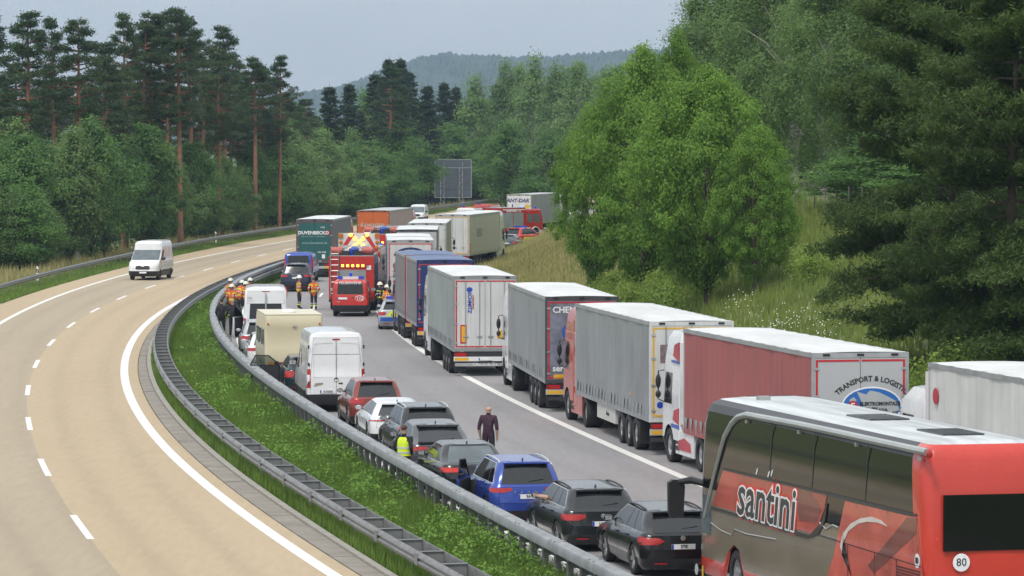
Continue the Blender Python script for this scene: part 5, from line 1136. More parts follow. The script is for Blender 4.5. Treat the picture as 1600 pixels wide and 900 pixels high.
# T4 grey-green trailer with white doors
pos, rz = truck_at((708, 431), (667, 414)); P = lorry('articulated_lorry', 'articulated lorry with grey-green trailer and red-edged white doors with a yellow marker', pos, rz)
box_body(P, 0, 13.6, 'greygreen', tape=REDREF, frame=M('frame_grey', (.25, .26, .26), .5)); running_gear(P, (2.4, 3.7, 5.0), 0, 13.6, white_bar=True, flap='CARGOBULL'); tractor(P, 14.15, WHITEP, 3.7)
text('SCHMITZ', .20, PLATEB, P, (.006, .62, 2.95), 'rear', .03, .2, rot=R(-90)); text('CARGOBULL', .10, REDINK, P, (.006, .48, 2.95), 'rear', .02, .2, rot=R(-90)); MB().ell((.008, .62, 3.45), (.006, .13, .10), 10, 6).build('bull_mark', PLATEB, P); text('SCHMITZ', .13, INK, P, (-.024, 0, .56 + .0), 'rear', .03)
m = B('vertical_marker', REDREF, P, (.005, .0115, .74, .99, 1.3, 2.05)); B('vertical_marker_core', YEL, m, (.0, .004, .79, .94, 1.36, 1.99)); B('warning_sticker', YEL, P, (.004, .0115, -.72, -.48, 1.5, 1.82))
# T5 blue drawbar pair
pos, rz = truck_at((651, 406), (617, 391.5)); P = lorry('drawbar_lorry', 'drawbar lorry with two taupe-sided boxes, blue roofs and navy doors edged in red', pos, rz); tr_ = M('red_tape_dull', (.40, .05, .07), .5)
box_body(P, 0, 7.2, 'taupe', ROOFB, NAVYD, NAVYD, tr_); running_gear(P, (1.9, 3.2), 0, 7.2, plate_s=''); box_body(P, 7.9, 7.2, 'taupe', ROOFB, NAVYD, tr_); running_gear(P, (9.6, 10.9), 7.9, 7.2); tractor(P, 15.5, NAVY, 3.6, defl=False); B('drawbar', DARKMET, P, (6.8, 8.6, -.1, .1, .6, .75))
# T6 white doors, blue sides
a = rear_at(641.5, 214.5); P = lorry('drawbar_lorry', 'drawbar lorry with red-edged white doors and blue sides behind the blue-roofed boxes', a, heading(222, 'RS') + R(-1)); TW = P
box_body(P, 0, 7.4, 'blue', tape=REDREF, straps=False, rods=False); running_gear(P, (1.9, 3.2), 0, 7.4); box_body(P, 8.0, 7.2, 'blue', door=DOORW, straps=False); running_gear(P, (9.6, 10.9), 8.0, 7.2); tractor(P, 15.8, WHITEP, 3.6, defl=False)
rear_disc(P, [(.95 * math.cos(t), 3.05 + .55 * math.sin(t)) for t in np.linspace(.25, 2.9, 18)] + [(.86 * math.cos(t), 3.0 + .48 * math.sin(t)) for t in np.linspace(2.9, .25, 18)], NAVYD, .011, 'arched_logo'); text('D', .3, NAVYD, P, (.006, .85, 2.6), 'rear', .03); B('drawbar', DARKMET, P, (7.2, 8.8, -.1, .1, .6, .75))
# T7 two white box lorries
a = rear_at(651, 240.0); P = lorry('rigid_lorry', 'white-roofed box lorry close behind another white lorry', a, heading(246, 'RS') + R(-1)); box_body(P, 0, 11.5, 'white', door=DOORG, frame=DKF, straps=False); running_gear(P, (2.3, 3.6), 0, 11.5); tractor(P, 11.9, WHITEP, 3.5, defl=False)
a = rear_at(667, 259.0); P = lorry('articulated_lorry', 'cream-sided lorry between the white box lorry and the tall pale lorry', a, heading(268, 'RS') + R(-1)); box_body(P, 0, 13.6, 'cream', door=DOORW, straps=False); running_gear(P, (2.4, 3.7, 5.0), 0, 13.6); tractor(P, 14.15, paint('cream_white', (.6, .6, .52)), 3.9)
# T8 tall pale lorry
a = rear_at(707, 289.0); P = lorry('articulated_lorry', 'tall pale cream lorry with yellow-edged doors by the embankment foot', a, heading(298, 'RS') + R(-8)); box_body(P, 0, 13.6, 'cream', door=DOORW, tape=YEL, straps=False); running_gear(P, (2.4, 3.7, 5.0), 0, 13.6); tractor(P, 14.15, paint('pale_green_white', (.58, .64, .58)), 4.05)
B('side_mirror_marker', AMBER, P, (.1, .4, -1.29, -1.277, 1.2, 1.9)); MB().prism([(3, 2.3), (5.5, 2.3), (5.5, 2.9), (3, 2.9)], (0, -1.268, 0), (1, 0, 0), (0, 0, 1), (0, -.008, 0)).build('side_print', M('grey_print', (.25, .26, .25), .5, nz=(4, .4)), P)
# Teal-door lorry and orange lorry in the left lane
a = rear_at(491.5, 272.0); P = lorry('articulated_lorry', 'lorry with dark teal lettered rear tarpaulin ahead of the blue van', a, heading(279) + R(-1)); dk = M('teal_frame', (.11, .10, .10), .5)
box_body(P, 0, 13.6, 'darkside', door=TARP['teal'], frame=dk, tape=M('dull_red_tape', (.22, .05, .05), .5), straps=False, rods=False); running_gear(P, (2.4, 3.7, 5.0), 0, 13.6, white_bar=False); tractor(P, 14.15, FIRE2, 3.8)
text('DUVENBECK', .31, WHITEINK, P, (-.002, .20, 3.05), 'rear', .035, sx=1.05); text('THE CULTURE OF PROGRESS', .13, M('pale_teal_print', (.25, .42, .42), .5), P, (-.002, .1, 2.80), 'rear', .01); text('www.duvenbeck.de', .22, M('pale_teal_print', (.25, .42, .42), .5), P, (-.002, 0, 2.36), 'rear', .015); text('000 2008', .15, WHITEINK, P, (-.002, -.5, 1.72), 'rear', .01); text('WTE', .14, WHITEINK, P, (-.002, -.55, 3.42), 'rear', .02)
dd = B('logo_square', REDINK, P, (-.003, .003, -1.02, -.72, 2.9, 3.2)); text('D', .3, WHITEINK, dd, (-.006, -.87, 3.05), 'rear', .03); B('white_sticker', WHITEINK, P, (-.003, .003, -.72, -.5, 1.3, 1.58))
a = rear_at(583, 306.0); P = lorry('articulated_lorry', 'lorry with orange lettered rear doors beyond the emergency vehicles', a, heading(313) + R(-3)); box_body(P, 0, 13.6, 'peach', ROOFG, TARP['orange'], M('rust_frame', (.20, .07, .04), .5), None, straps=False, rods=False); running_gear(P, (2.4, 3.7, 5.0), 0, 13.6); tractor(P, 14.15, FIRE, 3.8)
text('kawanse', .55, M('pale_print', (.55, .5, .44), .5), P, (-.006, .1, 2.9), 'rear', .0, .35); text('TRANSPORT', .2, M('pale_print', (.55, .5, .44), .5), P, (-.006, 0, 2.45), 'rear', .01); text('+49 22', .14, M('pale_print', (.55, .5, .44), .5), P, (-.006, 0, 1.5), 'rear', .01)
# far lorry with yellow arrow
a = rear_at(811, 398.0); P = lorry('articulated_lorry', 'grey lorry with white lettered rear door and yellow arrow behind the fire engine', a, heading(400, 'RS') + R(-8)); box_body(P, 0, 13.6, 'grey', ROOFG, M('plain_white_door', (.68, .68, .66), .5), M('tan_frame', (.33, .30, .22), .5), straps=False, rods=False); running_gear(P, (2.4, 3.7, 5.0), 0, 13.6); tractor(P, 14.15, WHITEP, 3.9)
text('ANT-DAR', .52, M('purple_ink', (.06, .05, .14), .5), P, (-.006, .12, 3.36), 'rear', .03, .15); MB().prism([(-.2, 2.35), (.85, 2.6), (.80, 2.35), (1.18, 2.85), (.62, 3.05), (.72, 2.85), (-.25, 2.65)], (.0, 0, 0), (0, -1, 0), (0, 0, 1), (-.006, 0, 0)).build('yellow_arrow', M('arrow_yellow', (.65, .46, .06), .5), P); MB().prism([(-.8, 2.2), (-.6, 2.2), (-.62, 3.0), (-.72, 3.0)], (.0, 0, 0), (0, -1, 0), (0, 0, 1), (-.006, 0, 0)).build('tower_mark', INK, P)
# T0 white lorry alongside the coach
f_ = Vector((10.1, 96.2, 0)); hd = R(90) + R(12.5); d = Vector((math.cos(hd), math.sin(hd), 0)); n_ = Vector((d.y, -d.x, 0)); r0 = f_ - d * 13.6 + n_ * 1.275
P = lorry('articulated_lorry', 'white-curtained lorry with low white cab half hidden by the coach', (r0.x, r0.y), hd); box_body(P, 0, 13.6, 'white'); running_gear(P, (2.4, 3.7, 5.0), 0, 13.6); tractor(P, 13.95, WHITEP, 3.35, defl=False)
B('wind_deflector', WHITEP, P, (13.62, 13.9, .6, 1.24, 2.3, 3.75)); MB().prism(ov(.2, .2, 13.0, 3.2, 18), (0, 1.28, 0), (1, 0, 0), (0, 0, 1), (0, .008, 0)).build('round_mark', REDINK, P); MB().prism([(9, 1.4), (12.1, 1.4), (12.1, 2.4), (9, 2.4)], (0, 1.28, 0), (1, 0, 0), (0, 0, 1), (0, .008, 0)).build('red_panel', TARP['red'], P)

# ------------------------------------------------------------------ coach
def coach():
    a, b = G(1450, 698, 3.96), G(1100, 622, 3.96); d = Vector((b.x - a.x, b.y - a.y, 0)); d.normalize(); n = Vector((d.y, -d.x, 0)); W = 1.275; Lc = 14.0
    rear = Vector((b.x, b.y, 0)) - d * (Lc - .35) + n * (W - .05); rz = math.atan2(d.y, d.x); P = thing('coach', 'red and dark-glass touring coach with silver trim and large side lettering', 'coach', (rear.x, rear.y, 0), rz)
    RED = paint('coach_red', (.56, .045, .03)); DG = M('coach_dark_glass', (.004, .005, .005), .03, 0, 0, nz=(1, .1), spec=.38); BRN = M('coach_bronze_reflection', (.26, .215, .16), .22, .2, .5, nz=(.4, .1))  # brown base of the glossy panels includes the beige road's reflection
    lv = [LV(.28, .15, Lc - .1, W * .96, .18, .35), LV(.45, .02, Lc, W, .18, .4, .05, .12), LV(.64, 0, Lc, W, .18, .4, .08, .14), LV(1.4, 0, Lc - .02, W, .18, .4, .08, .14), LV(2.1, .02, Lc - .06, W, .18, .4, .08, .14), LV(2.8, .06, Lc - .14, W, .18, .4, .08, .16), LV(3.45, .12, Lc - .26, W * .995, .2, .4, .08, .18), LV(3.72, .16, Lc - .36, W * .975, .2, .4, .08, .18), LV(3.88, .2, Lc - .45, W * .93, .2, .4, .06, .16), LV(3.97, .28, Lc - .6, W * .82, .2, .4, .04, .1), LV(4.02, .5, Lc - .9, W * .5, .2, .3, 0, 0)]
    def key(i, seg, m, sd):
        if i in (0, 1): return 'skirt'
        if i in (2, 3) and seg in ('side', 'fc'): return 'lower_panel'
        if seg in ('rear', 'rc') or seg == 'side' and m < 1: return 'rear_shell' if i < 9 else 'roof'
        if i in (4, 5, 6): return ('side_glass', sd) if seg in ('side',) else 'windscreen'
        if i in (7, 8): return 'cantrail'
        if i >= 9: return 'roof'
        return 'front_panel'
    ps = stack(lv, key, [(3.2, .5, .6), (Lc - 2.7, .5, .6)]); mt = {'skirt': RED, 'lower_panel': BRN, 'rear_shell': RED, 'side_glass': DG, 'windscreen': DG, 'cantrail': M('cantrail_grey', (.055, .058, .065), .45), 'roof': M('coach_roof_white', (.60, .63, .64), .35, nz=(.3, .08), streak=(1.2, .35, (.2, 3, 1))), 'front_panel': BRN}
    for k in sorted(ps, key=str):
        nm = k if isinstance(k, str) else k[0]; ps[k].build(nm, mt[nm], P, 35)
    B('underbody', INTERIOR, P, (.4, Lc - .5, -.8, .8, .3, 1.2))
    for xa in (3.2, Lc - 2.7): wheel(P, xa, W - .2, .5, .34, True); wheel(P, xa, -W + .2, .5, .34, True)
    nrm = Vector((-n.x, -n.y, 0)); sp_ = rear - n * W; Mi = Matrix.Translation(rear) @ Matrix.Rotation(rz, 4, 'Z'); Mi = Mi.inverted()
    def S(px, py):
        q = Mi @ hit(px, py, sp_, nrm); return (q.x, q.z)
    Z = lambda zx, zy: S(1020 + zx / 3, 600 + zy / 3)
    def panel(name, pts, mat, y=.0, th=.008, parent=P): return MB().prism([Z(*p) for p in pts], (0, W + y, 0), (1, 0, 0), (0, 0, 1), (0, th, 0)).build(name, mat, parent)
    gr = M('graphic_red', (.42, .055, .04), .3, 0, .5, nz=(.9, .35)); gr2 = M('graphic_red_light', (.56, .10, .07), .3, 0, .5, nz=(.7, .4))
    sil = M('silver_trim', (.50, .52, .50), .35, .6, nz=(1, .1)); arch_px = [(246, 622), (275, 500), (305, 380), (340, 250), (370, 185), (400, 155), (440, 145), (560, 168), (690, 192), (880, 232), (1080, 276), (1285, 320)]
    pts = []
    for i, q in enumerate(arch_px):
        x, z = Z(*q); pts.append((x, W + (.02 if z < 3.3 else -.005), z))
    MB().tube(pts, [.04, .045, .05, .055, .06, .065, .07, .072, .072, .072, .072, .07], 8).build('silver_trim', sil, P); x, z = Z(1296, 326); MB().ell((x, W, z), (.09, .06, .09), 8, 6).build('marker_lamp', REDL, P)
    for q in ((445, 172), (690, 222), (960, 280), (1255, 346)): x, z = Z(*q); B('trim_bracket', ALU, P, (x - .03, x + .03, W, W + .05, z - .05, z + .02))
    sp1 = panel('lettered_panel', [(332, 398), (820, 512), (806, 590), (778, 660), (745, 700), (280, 568)], gr); panel('panel_shadow', [(276, 572), (738, 708), (790, 660), (822, 560), (812, 640), (780, 705), (730, 724), (276, 584)], M('panel_shadow_dark', (.04, .035, .03), .4), .002, .02)  # dark strip drawn along the lettered panel's lower edge as its shadow
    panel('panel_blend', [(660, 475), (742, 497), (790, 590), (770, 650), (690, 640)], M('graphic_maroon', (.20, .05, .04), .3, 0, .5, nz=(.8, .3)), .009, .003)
    panel('glass_edge', [(330, 392), (905, 528), (1240, 610), (1238, 622), (903, 541), (328, 402)], M('glass_seal', (.05, .05, .05), .5), .010, .008)
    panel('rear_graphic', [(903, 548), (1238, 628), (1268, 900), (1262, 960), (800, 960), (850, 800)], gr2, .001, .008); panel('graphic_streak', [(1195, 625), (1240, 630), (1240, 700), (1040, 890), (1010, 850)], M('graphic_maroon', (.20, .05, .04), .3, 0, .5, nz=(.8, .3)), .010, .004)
    cres = [(880, 760), (895, 700), (930, 655), (975, 630), (1030, 622), (1075, 640), (1104, 668), (1060, 650), (1010, 645), (965, 655), (920, 690), (895, 745), (890, 800), (935, 905)]; panel('crescent_mark', cres, M('crescent_white', (.66, .6, .56), .4), .012, .005)
    for k in range(5): panel('grille_slat', [(1148, 850 + k * 14), (1255, 878 + k * 14), (1255, 885 + k * 14), (1148, 857 + k * 14)], M('dark_slat', (.08, .01, .01), .5), .012, .006)
    for xx in (915, 1040, 1143): panel('panel_seam', [(xx, 750 + (xx - 900) * .3), (xx + 3, 750 + (xx - 900) * .3), (xx + 3, 960), (xx, 960)], INK, .012, .002)
    panel('panel_seam', [(780, 706), (1262, 856), (1262, 860), (780, 710)], INK, .012, .002)
    for xx, y0_, y1_ in ((560, 178, 447), (760, 215, 494), (1010, 262, 556)): panel('pane_joint', [(xx, y0_), (xx + 4, y0_ + 1), (xx - 12, y1_), (xx - 16, y1_)], INK, .001, .003)
    (xa, za), (xb, zb_) = Z(395, 540), Z(672, 620); tl = abs(xa - xb); ctr = ((xa + xb) / 2, W + .010, (Z(400, 460)[1] + Z(660, 660)[1]) / 2); sz = 1.2
    u = Vector((-1, 0, 0)); up = Vector((0, 0, 1)); fc = (u, up, Vector((0, 1, 0)))
    for off, mt_, yy in ((.085, M('santini_red', (.62, .06, .04), .4), 0), (.045, WHITEINK, .006), (.012, M('santini_grey', (.045, .045, .04), .4), .012)): text('santini', sz, mt_, P, (ctr[0], ctr[1] + yy, ctr[2]), fc, off, .18, sx=tl / (sz * 2.62), name='lettering')
    for q in ((490, 405), (545, 418), (560, 412)): x, z = Z(*q); MB().prism([(x - .09, z + .06), (x + .02, z + .02), (x + .09, z - .08), (x + .03, z - .09)], (0, W + .004, 0), (1, 0, 0), (0, 0, 1), (0, .004, 0)).build('butterfly_sticker', WHITEINK, P)
    wl = [(275, 650), (320, 685), (372, 708), (384, 680), (440, 702), (510, 715), (580, 728)]; MB().tube([(Z(*q)[0], W + .008, Z(*q)[1]) for q in wl], .012, 4).build('pin_stripe', sil, P); wl = [(785, 650), (815, 680), (845, 660), (870, 672)]; MB().tube([(Z(*q)[0], W + .008, Z(*q)[1]) for q in wl], .016, 4).build('pin_stripe', sil, P)
    x, z = Z(206, 868); MB().prism(ov(.12, .12, x, z, 16), (0, W + .002, 0), (1, 0, 0), (0, 0, 1), (0, .006, 0)).build('round_badge', M('badge_grey', (.45, .5, .5), .4, nz=(20, .4)), P); B('yellow_sticker', YEL, P, (x - .5, x - .4, W + .002, W + .008, z - .16, z + .12))
    for (x0, x1, y0, y1) in ((5.6, 7.0, -.45, .35), (1.6, 3.0, -.45, .35)): B('roof_hatch', M('hatch_dark', (.05, .055, .06), .25), P, (x0, x1, y0, y1, 4.022, 4.05))
    B('roof_vent', ALU, P, (Lc - 2.2, Lc - 2.0, .35, .6, 3.98, 4.1)); B('roof_edge', M('cantrail_grey', (.055, .058, .065), .45), P, (Lc - 1.0, Lc - .96, -.5, .5, 4.015, 4.03))
    B('rear_window', DG, P, (-.09, -.05, -.95, .95, 2.1, 3.1)); text('80', .2, INK, P, (-.1, .62, 1.9), 'rear'); MB().lathe([(.16, 0), (.16, -.01), (.001, -.012)], (-.09, .62, 1.9), 'x', 18).build('speed_sticker', WHITEINK, P)
    x, z = Z(1370, 510); rc = MB().prism(ov(.13, .13, .35, 1.9, 18), (0, W + .01, 0), (1, 0, 0), (0, 0, 1), (0, .004, 0)).build('speed_sticker', WHITEINK, P); text('80', .16, INK, rc, (.35, W + .014, 1.9), 'left', .02)
    m = MB().tube([(Lc - .25, W - .1, 2.15), (Lc + .1, W + .08, 2.2), (Lc + .3, W + .30, 2.15)], [.07, .08, .06], 8).build('mirror_arm', BLACK, P); MB().prism([(-.15, -.36), (.10, -.40), (.16, -.30), (.17, .36), (.08, .42), (-.12, .40), (-.18, .28)], (Lc + .26, W + .36, 1.78), (0, 1, 0), (0, 0, 1), (.16, 0, 0)).build('wing_mirror', BLACK, m)
    m = MB().tube([(Lc - .25, -W + .1, 2.35), (Lc + .35, -W - .35, 2.4)], .06, 8).build('mirror_arm', BLACK, P); MB().ell((Lc + .35, -W - .42, 2.0), (.11, .17, .42), 10, 8).build('wing_mirror', BLACK, m)
    B('driver_window', CLEAR, P, (Lc - 1.05, Lc - .45, W + .001, W + .008, 1.15, 1.95))
    for sg in (1, -1): patch(lv, [(.9, sg * .95, sg * 1.32), (1.6, sg * .95, sg * 1.32)], 6, .02).build('tail_light', REDL, P)
    plate(P, -.1, .75, ''); text('', .1, INK, P, (0, 0, 0)) if False else None
coach()

# ------------------------------------------------------------------ emergency vehicles
BEAC = M('lit_blue_beacon', (.03, .08, .7), .2, emit=((.10, .25, 1.0), 2.2)); BEAC0 = M('blue_beacon', (.02, .06, .6), .2, 0, .5); LIT = M('lit_amber_lamp', (.8, .35, .02), .3, emit=((1.0, .52, .06), 3.2)); SHUT = M('roller_shutter', (.33, .36, .36), .45, .4, nz=(1, .08), streak=(14, .2, (.1, .1, 1)))
def ladder(P, p0, d, up_len, width, wdir, mat=ALU, n=10, name='ladder'):
    p0, d, wdir = Vector(p0), Vector(d).normalized(), Vector(wdir); o = MB().tube([p0, p0 + d * up_len], .03, 5).build(name, mat, P); MB().tube([p0 + wdir * width, p0 + wdir * width + d * up_len], .03, 5).build('stile', mat, o)
    for k in range(n): q = p0 + d * (up_len * (k + .5) / n); MB().tube([q, q + wdir * width], .02, 5).build('rung', mat, o)
    return o
def fire_engine(name, label, rear, rz, L=7.6, W=2.5, H=3.0, pm=None, rearkit=True, board=False, text_side=False, lit=True):
    pm = pm or FIRE; P = thing(name, label, 'fire engine', (rear[0], rear[1], 0), rz); w = W / 2; xb = L - 2.7
    B('body', pm, P, (.05, xb, -w, w, .62, H)); B('roof_deck', ALU, P, (.1, xb - .05, -w + .06, w - .06, H, H + .05))
    X = lambda z, xr, xf, ww: LV(z, xr, xf, ww, .06, .28, 0, .06)
    lv = [X(.45, xb + .05, L - .05, w * .96), X(.8, xb + .02, L, w), X(1.45, xb + .02, L, w), X(1.55, xb + .02, L - .02, w), X(2.0, xb + .02, L - .08, w * .985), X(2.35, xb + .02, L - .15, w * .97), X(H - .25, xb + .03, L - .25, w * .95), X(H - .12, xb + .08, L - .4, w * .86)]
    def key(i, seg, m, sd):
        if i in (3, 4):
            if seg == 'front' or seg == 'fc' and m > 1: return 'windscreen'
            if seg == 'side' and (4 <= m < 16 or 19 <= m < 32): return ('side_window', sd, m > 17)
        if i in (1, 2) and seg == 'side' and 2 <= m < 33: return ('cab_door', sd, m > 17)
        return 'bumper' if i == 0 else 'cab'
    xa = L - 1.25
    for k, mb in sorted(stack(lv, key, [(xa, .48, .58)]).items(), key=lambda t: str(t[0])):
        nm = k if isinstance(k, str) else k[0]; mb.build(nm, {'windscreen': CLEAR, 'side_window': CLEAR, 'bumper': WHITEP, 'cab_door': pm, 'cab': pm}[nm], P, 35)
    B('chassis', DARKMET, P, (.1, L - .6, -.6, .6, .45, .75))
    for sg in (1, -1):
        wheel(P, xa, sg * (w - .17), .48, .32, True); wheel(P, 1.9, sg * (w - .2), .48, .4, True); n = 3 if L > 7 else 2
        for k in range(n):
            x0 = .3 + k * (xb - .5) / n; B('roller_shutter', SHUT, P, (x0, x0 + (xb - .5) / n - .1, *sorted((sg * w, sg * (w + .012))), 1.0, H - .45))
        MB().tube([(xa + .62 * math.cos(t), sg * (w + .01), .48 + .62 * math.sin(t)) for t in np.linspace(.05, 3.09, 12)], .055, 5).build('wheel_arch', WHITEP, P)
        B('side_stripe', WHITEINK, P, (.3, xb - .1, *sorted((sg * (w + .001), sg * (w + .008))), H - .2, H - .12)); B('step', ALU, P, (.3, xb, *sorted((sg * (w - .1), sg * (w + .01))), .5, .6))
        MB().lathe([(.1, 0), (.1, .2), (.001, .24)], (L - .9, sg * (w - .35), H - .1), 'z', 10).build('beacon', BEAC if lit and sg > 0 else BEAC0, P)
        B('tail_light', REDL, P, (.0, .05, *sorted((sg * (w - .35), sg * (w - .05))), .72, .95)); B('corner_post', pm, P, (.0, .05, *sorted((sg * (w - .16), sg * w)), .95, H))
    if text_side: text('FEUERWEHR - 112', .26, WHITEINK, P, (xb * .52, -w - .001, H - .3), 'right', .03)
    B('rear_shutter', SHUT, P, (.02, .05, -.8, .8, 1.0, H - .75)); B('rear_bumper', BLACK, P, (-.05, .1, -w, w, .48, .64)); plate(P, .04, .82, '', 0)
    wb_ = B('warning_bar', FIRE2, P, (.0, .05, -.95, .8, H - .62, H - .40))
    for k in range(5): B('warning_lamp', LIT, wb_, (-.02, .0, -.70 + k * .28 - .0, -.56 + k * .28, H - .58, H - .45))
    if rearkit:
        ladder(P, (-.05, w - .12, .8), (0, 0, 1), H - .5, .42, (0, -1, 0), CHROME, 8); B('light_box', DARKMET, P, (.1, .4, .1, .55, H + .05, H + .3)); B('light_box', DARKMET, P, (.1, .4, -.55, -.1, H + .05, H + .3)); B('unit_mark', WHITEINK, P, (.0, .045, -1.08, -.84, H - .75, H - .5))
        rk = M('hose_reel_red', (.45, .10, .08), .5, nz=(6, .4))
        for sg in (1, -1): MB().lathe([(.22, -.3), (.22, .3), (.12, .3), (.12, -.3)], (.7, sg * .85, H + .28), 'y', 14).build('hose_reel', rk, P); B('hose_crate', ALU, P, (1.1, 2.1, *sorted((sg * .5, sg * 1.15)), H + .05, H + .4))
        MB().lathe([(.13, 0), (.13, .22), (.001, .26)], (.35, 0, H + .05), 'z', 10).build('beacon', BEAC0, P); MB().ell((.8, -.1, H + .35), (.5, .3, .16), 10, 6).build('blue_tarpaulin', M('tarp_blue', (.04, .08, .35), .6), P)
        for y in (-.75, -.25, .3): ladder(P, (.6, y, H + .42), (1, 0, .01), 4.2, .35, (0, 1, 0), ALU, 9, 'roof_ladder')
        B('open_locker_flap', M('flap_grey', (.07, .07, .075), .6), P, (.5, 1.7, -w - .75, -w - .0, 1.62, 1.68))
    if board:
        bw, z0, z1 = 1.22, 2.15, 3.88; bd = B('warning_board', M('board_white', (.62, .62, .60), .5), P, (-.12, -.06, -bw, bw, z0, z1)); rd = M('board_red', (.48, .03, .03), .5)
        for sg in (1, -1): MB().prism([(sg * .25, z1 - .08), (sg * .55, z1 - .08), (sg * 1.22, z1 - 1.15), (sg * 1.22, z1 - 1.5)], (-.126, 0, 0), (0, -1, 0), (0, 0, 1), (.005, 0, 0)).build('red_stripe', rd, bd)
        lamp = lambda y, z, m, r: MB().lathe([(r, 0), (r, -.06), (r * .7, -.09), (.001, -.10)], (-.12, y, z), 'x', 14).build('board_lamp', m, bd)
        for k in range(-2, 3):
            lamp(k * .24, 3.34 + abs(k) * .0 + k * .21, LIT, .105)
            if k: lamp(k * .24, 3.34 - k * .21, LIT, .105)
        am = M('unlit_amber', (.45, .15, .02), .3)
        for sg in (1, -1):
            B('corner_lamp', am, bd, (-.2, -.12, *sorted((sg * .95, sg * 1.22)), z1 - .3, z1 - .02))
            for k in range(3): lamp(sg * 1.08, z1 - .55 - k * .32, am, .11)
        B('board_mast', DARKMET, P, (-.06, .05, -.5, .5, 1.0, z1 - .4))
    return P
q, h = cab(218.5, 549, -2); fire_engine('fire_engine', 'red fire engine with rear ladder and lit amber lamp row', q, h)
q, h = cab(236.0, 561, -2); fire_engine('fire_engine', 'fire engine carrying a raised red and white board with lit amber lamps', q, h, rearkit=False, board=True, H=3.0)
q, h = cab(256.5, 596, -3); fire_engine('fire_engine', 'fire engine with crowded roof ladders next to the white lorries', q, h, H=3.3)
fire_engine('fire_engine', 'red fire engine with grey shutters standing broadside at the far bend', rear_at(768, 378), R(48), 6.2, 2.4, 2.95, FIRE2, False, text_side=True)
def ambu(P, lv):
    B('light_bar', M('orange_red_band', (.55, .07, .03), .4), P, (.3, 3.6, -.85, .85, 2.62, 2.78)); MB().lathe([(.1, 0), (.1, .2), (.001, .24)], (.5, .3, 2.78), 'z', 10).build('beacon', BEAC0, P)
for px, Z, l in ((727, 392.0, 'white ambulance with orange-red roof band beyond the pale cream lorry'), (752, 410.0, 'red ambulance standing ahead of the white banded ambulance')): q, h = cab(Z, px, -8); van('ambulance', l, q, h, dict(L=6.0, W=2.05, H=2.75, paint=WHITEP if px < 740 else FIRE2, extra=(ambu,)), 'ambulance')

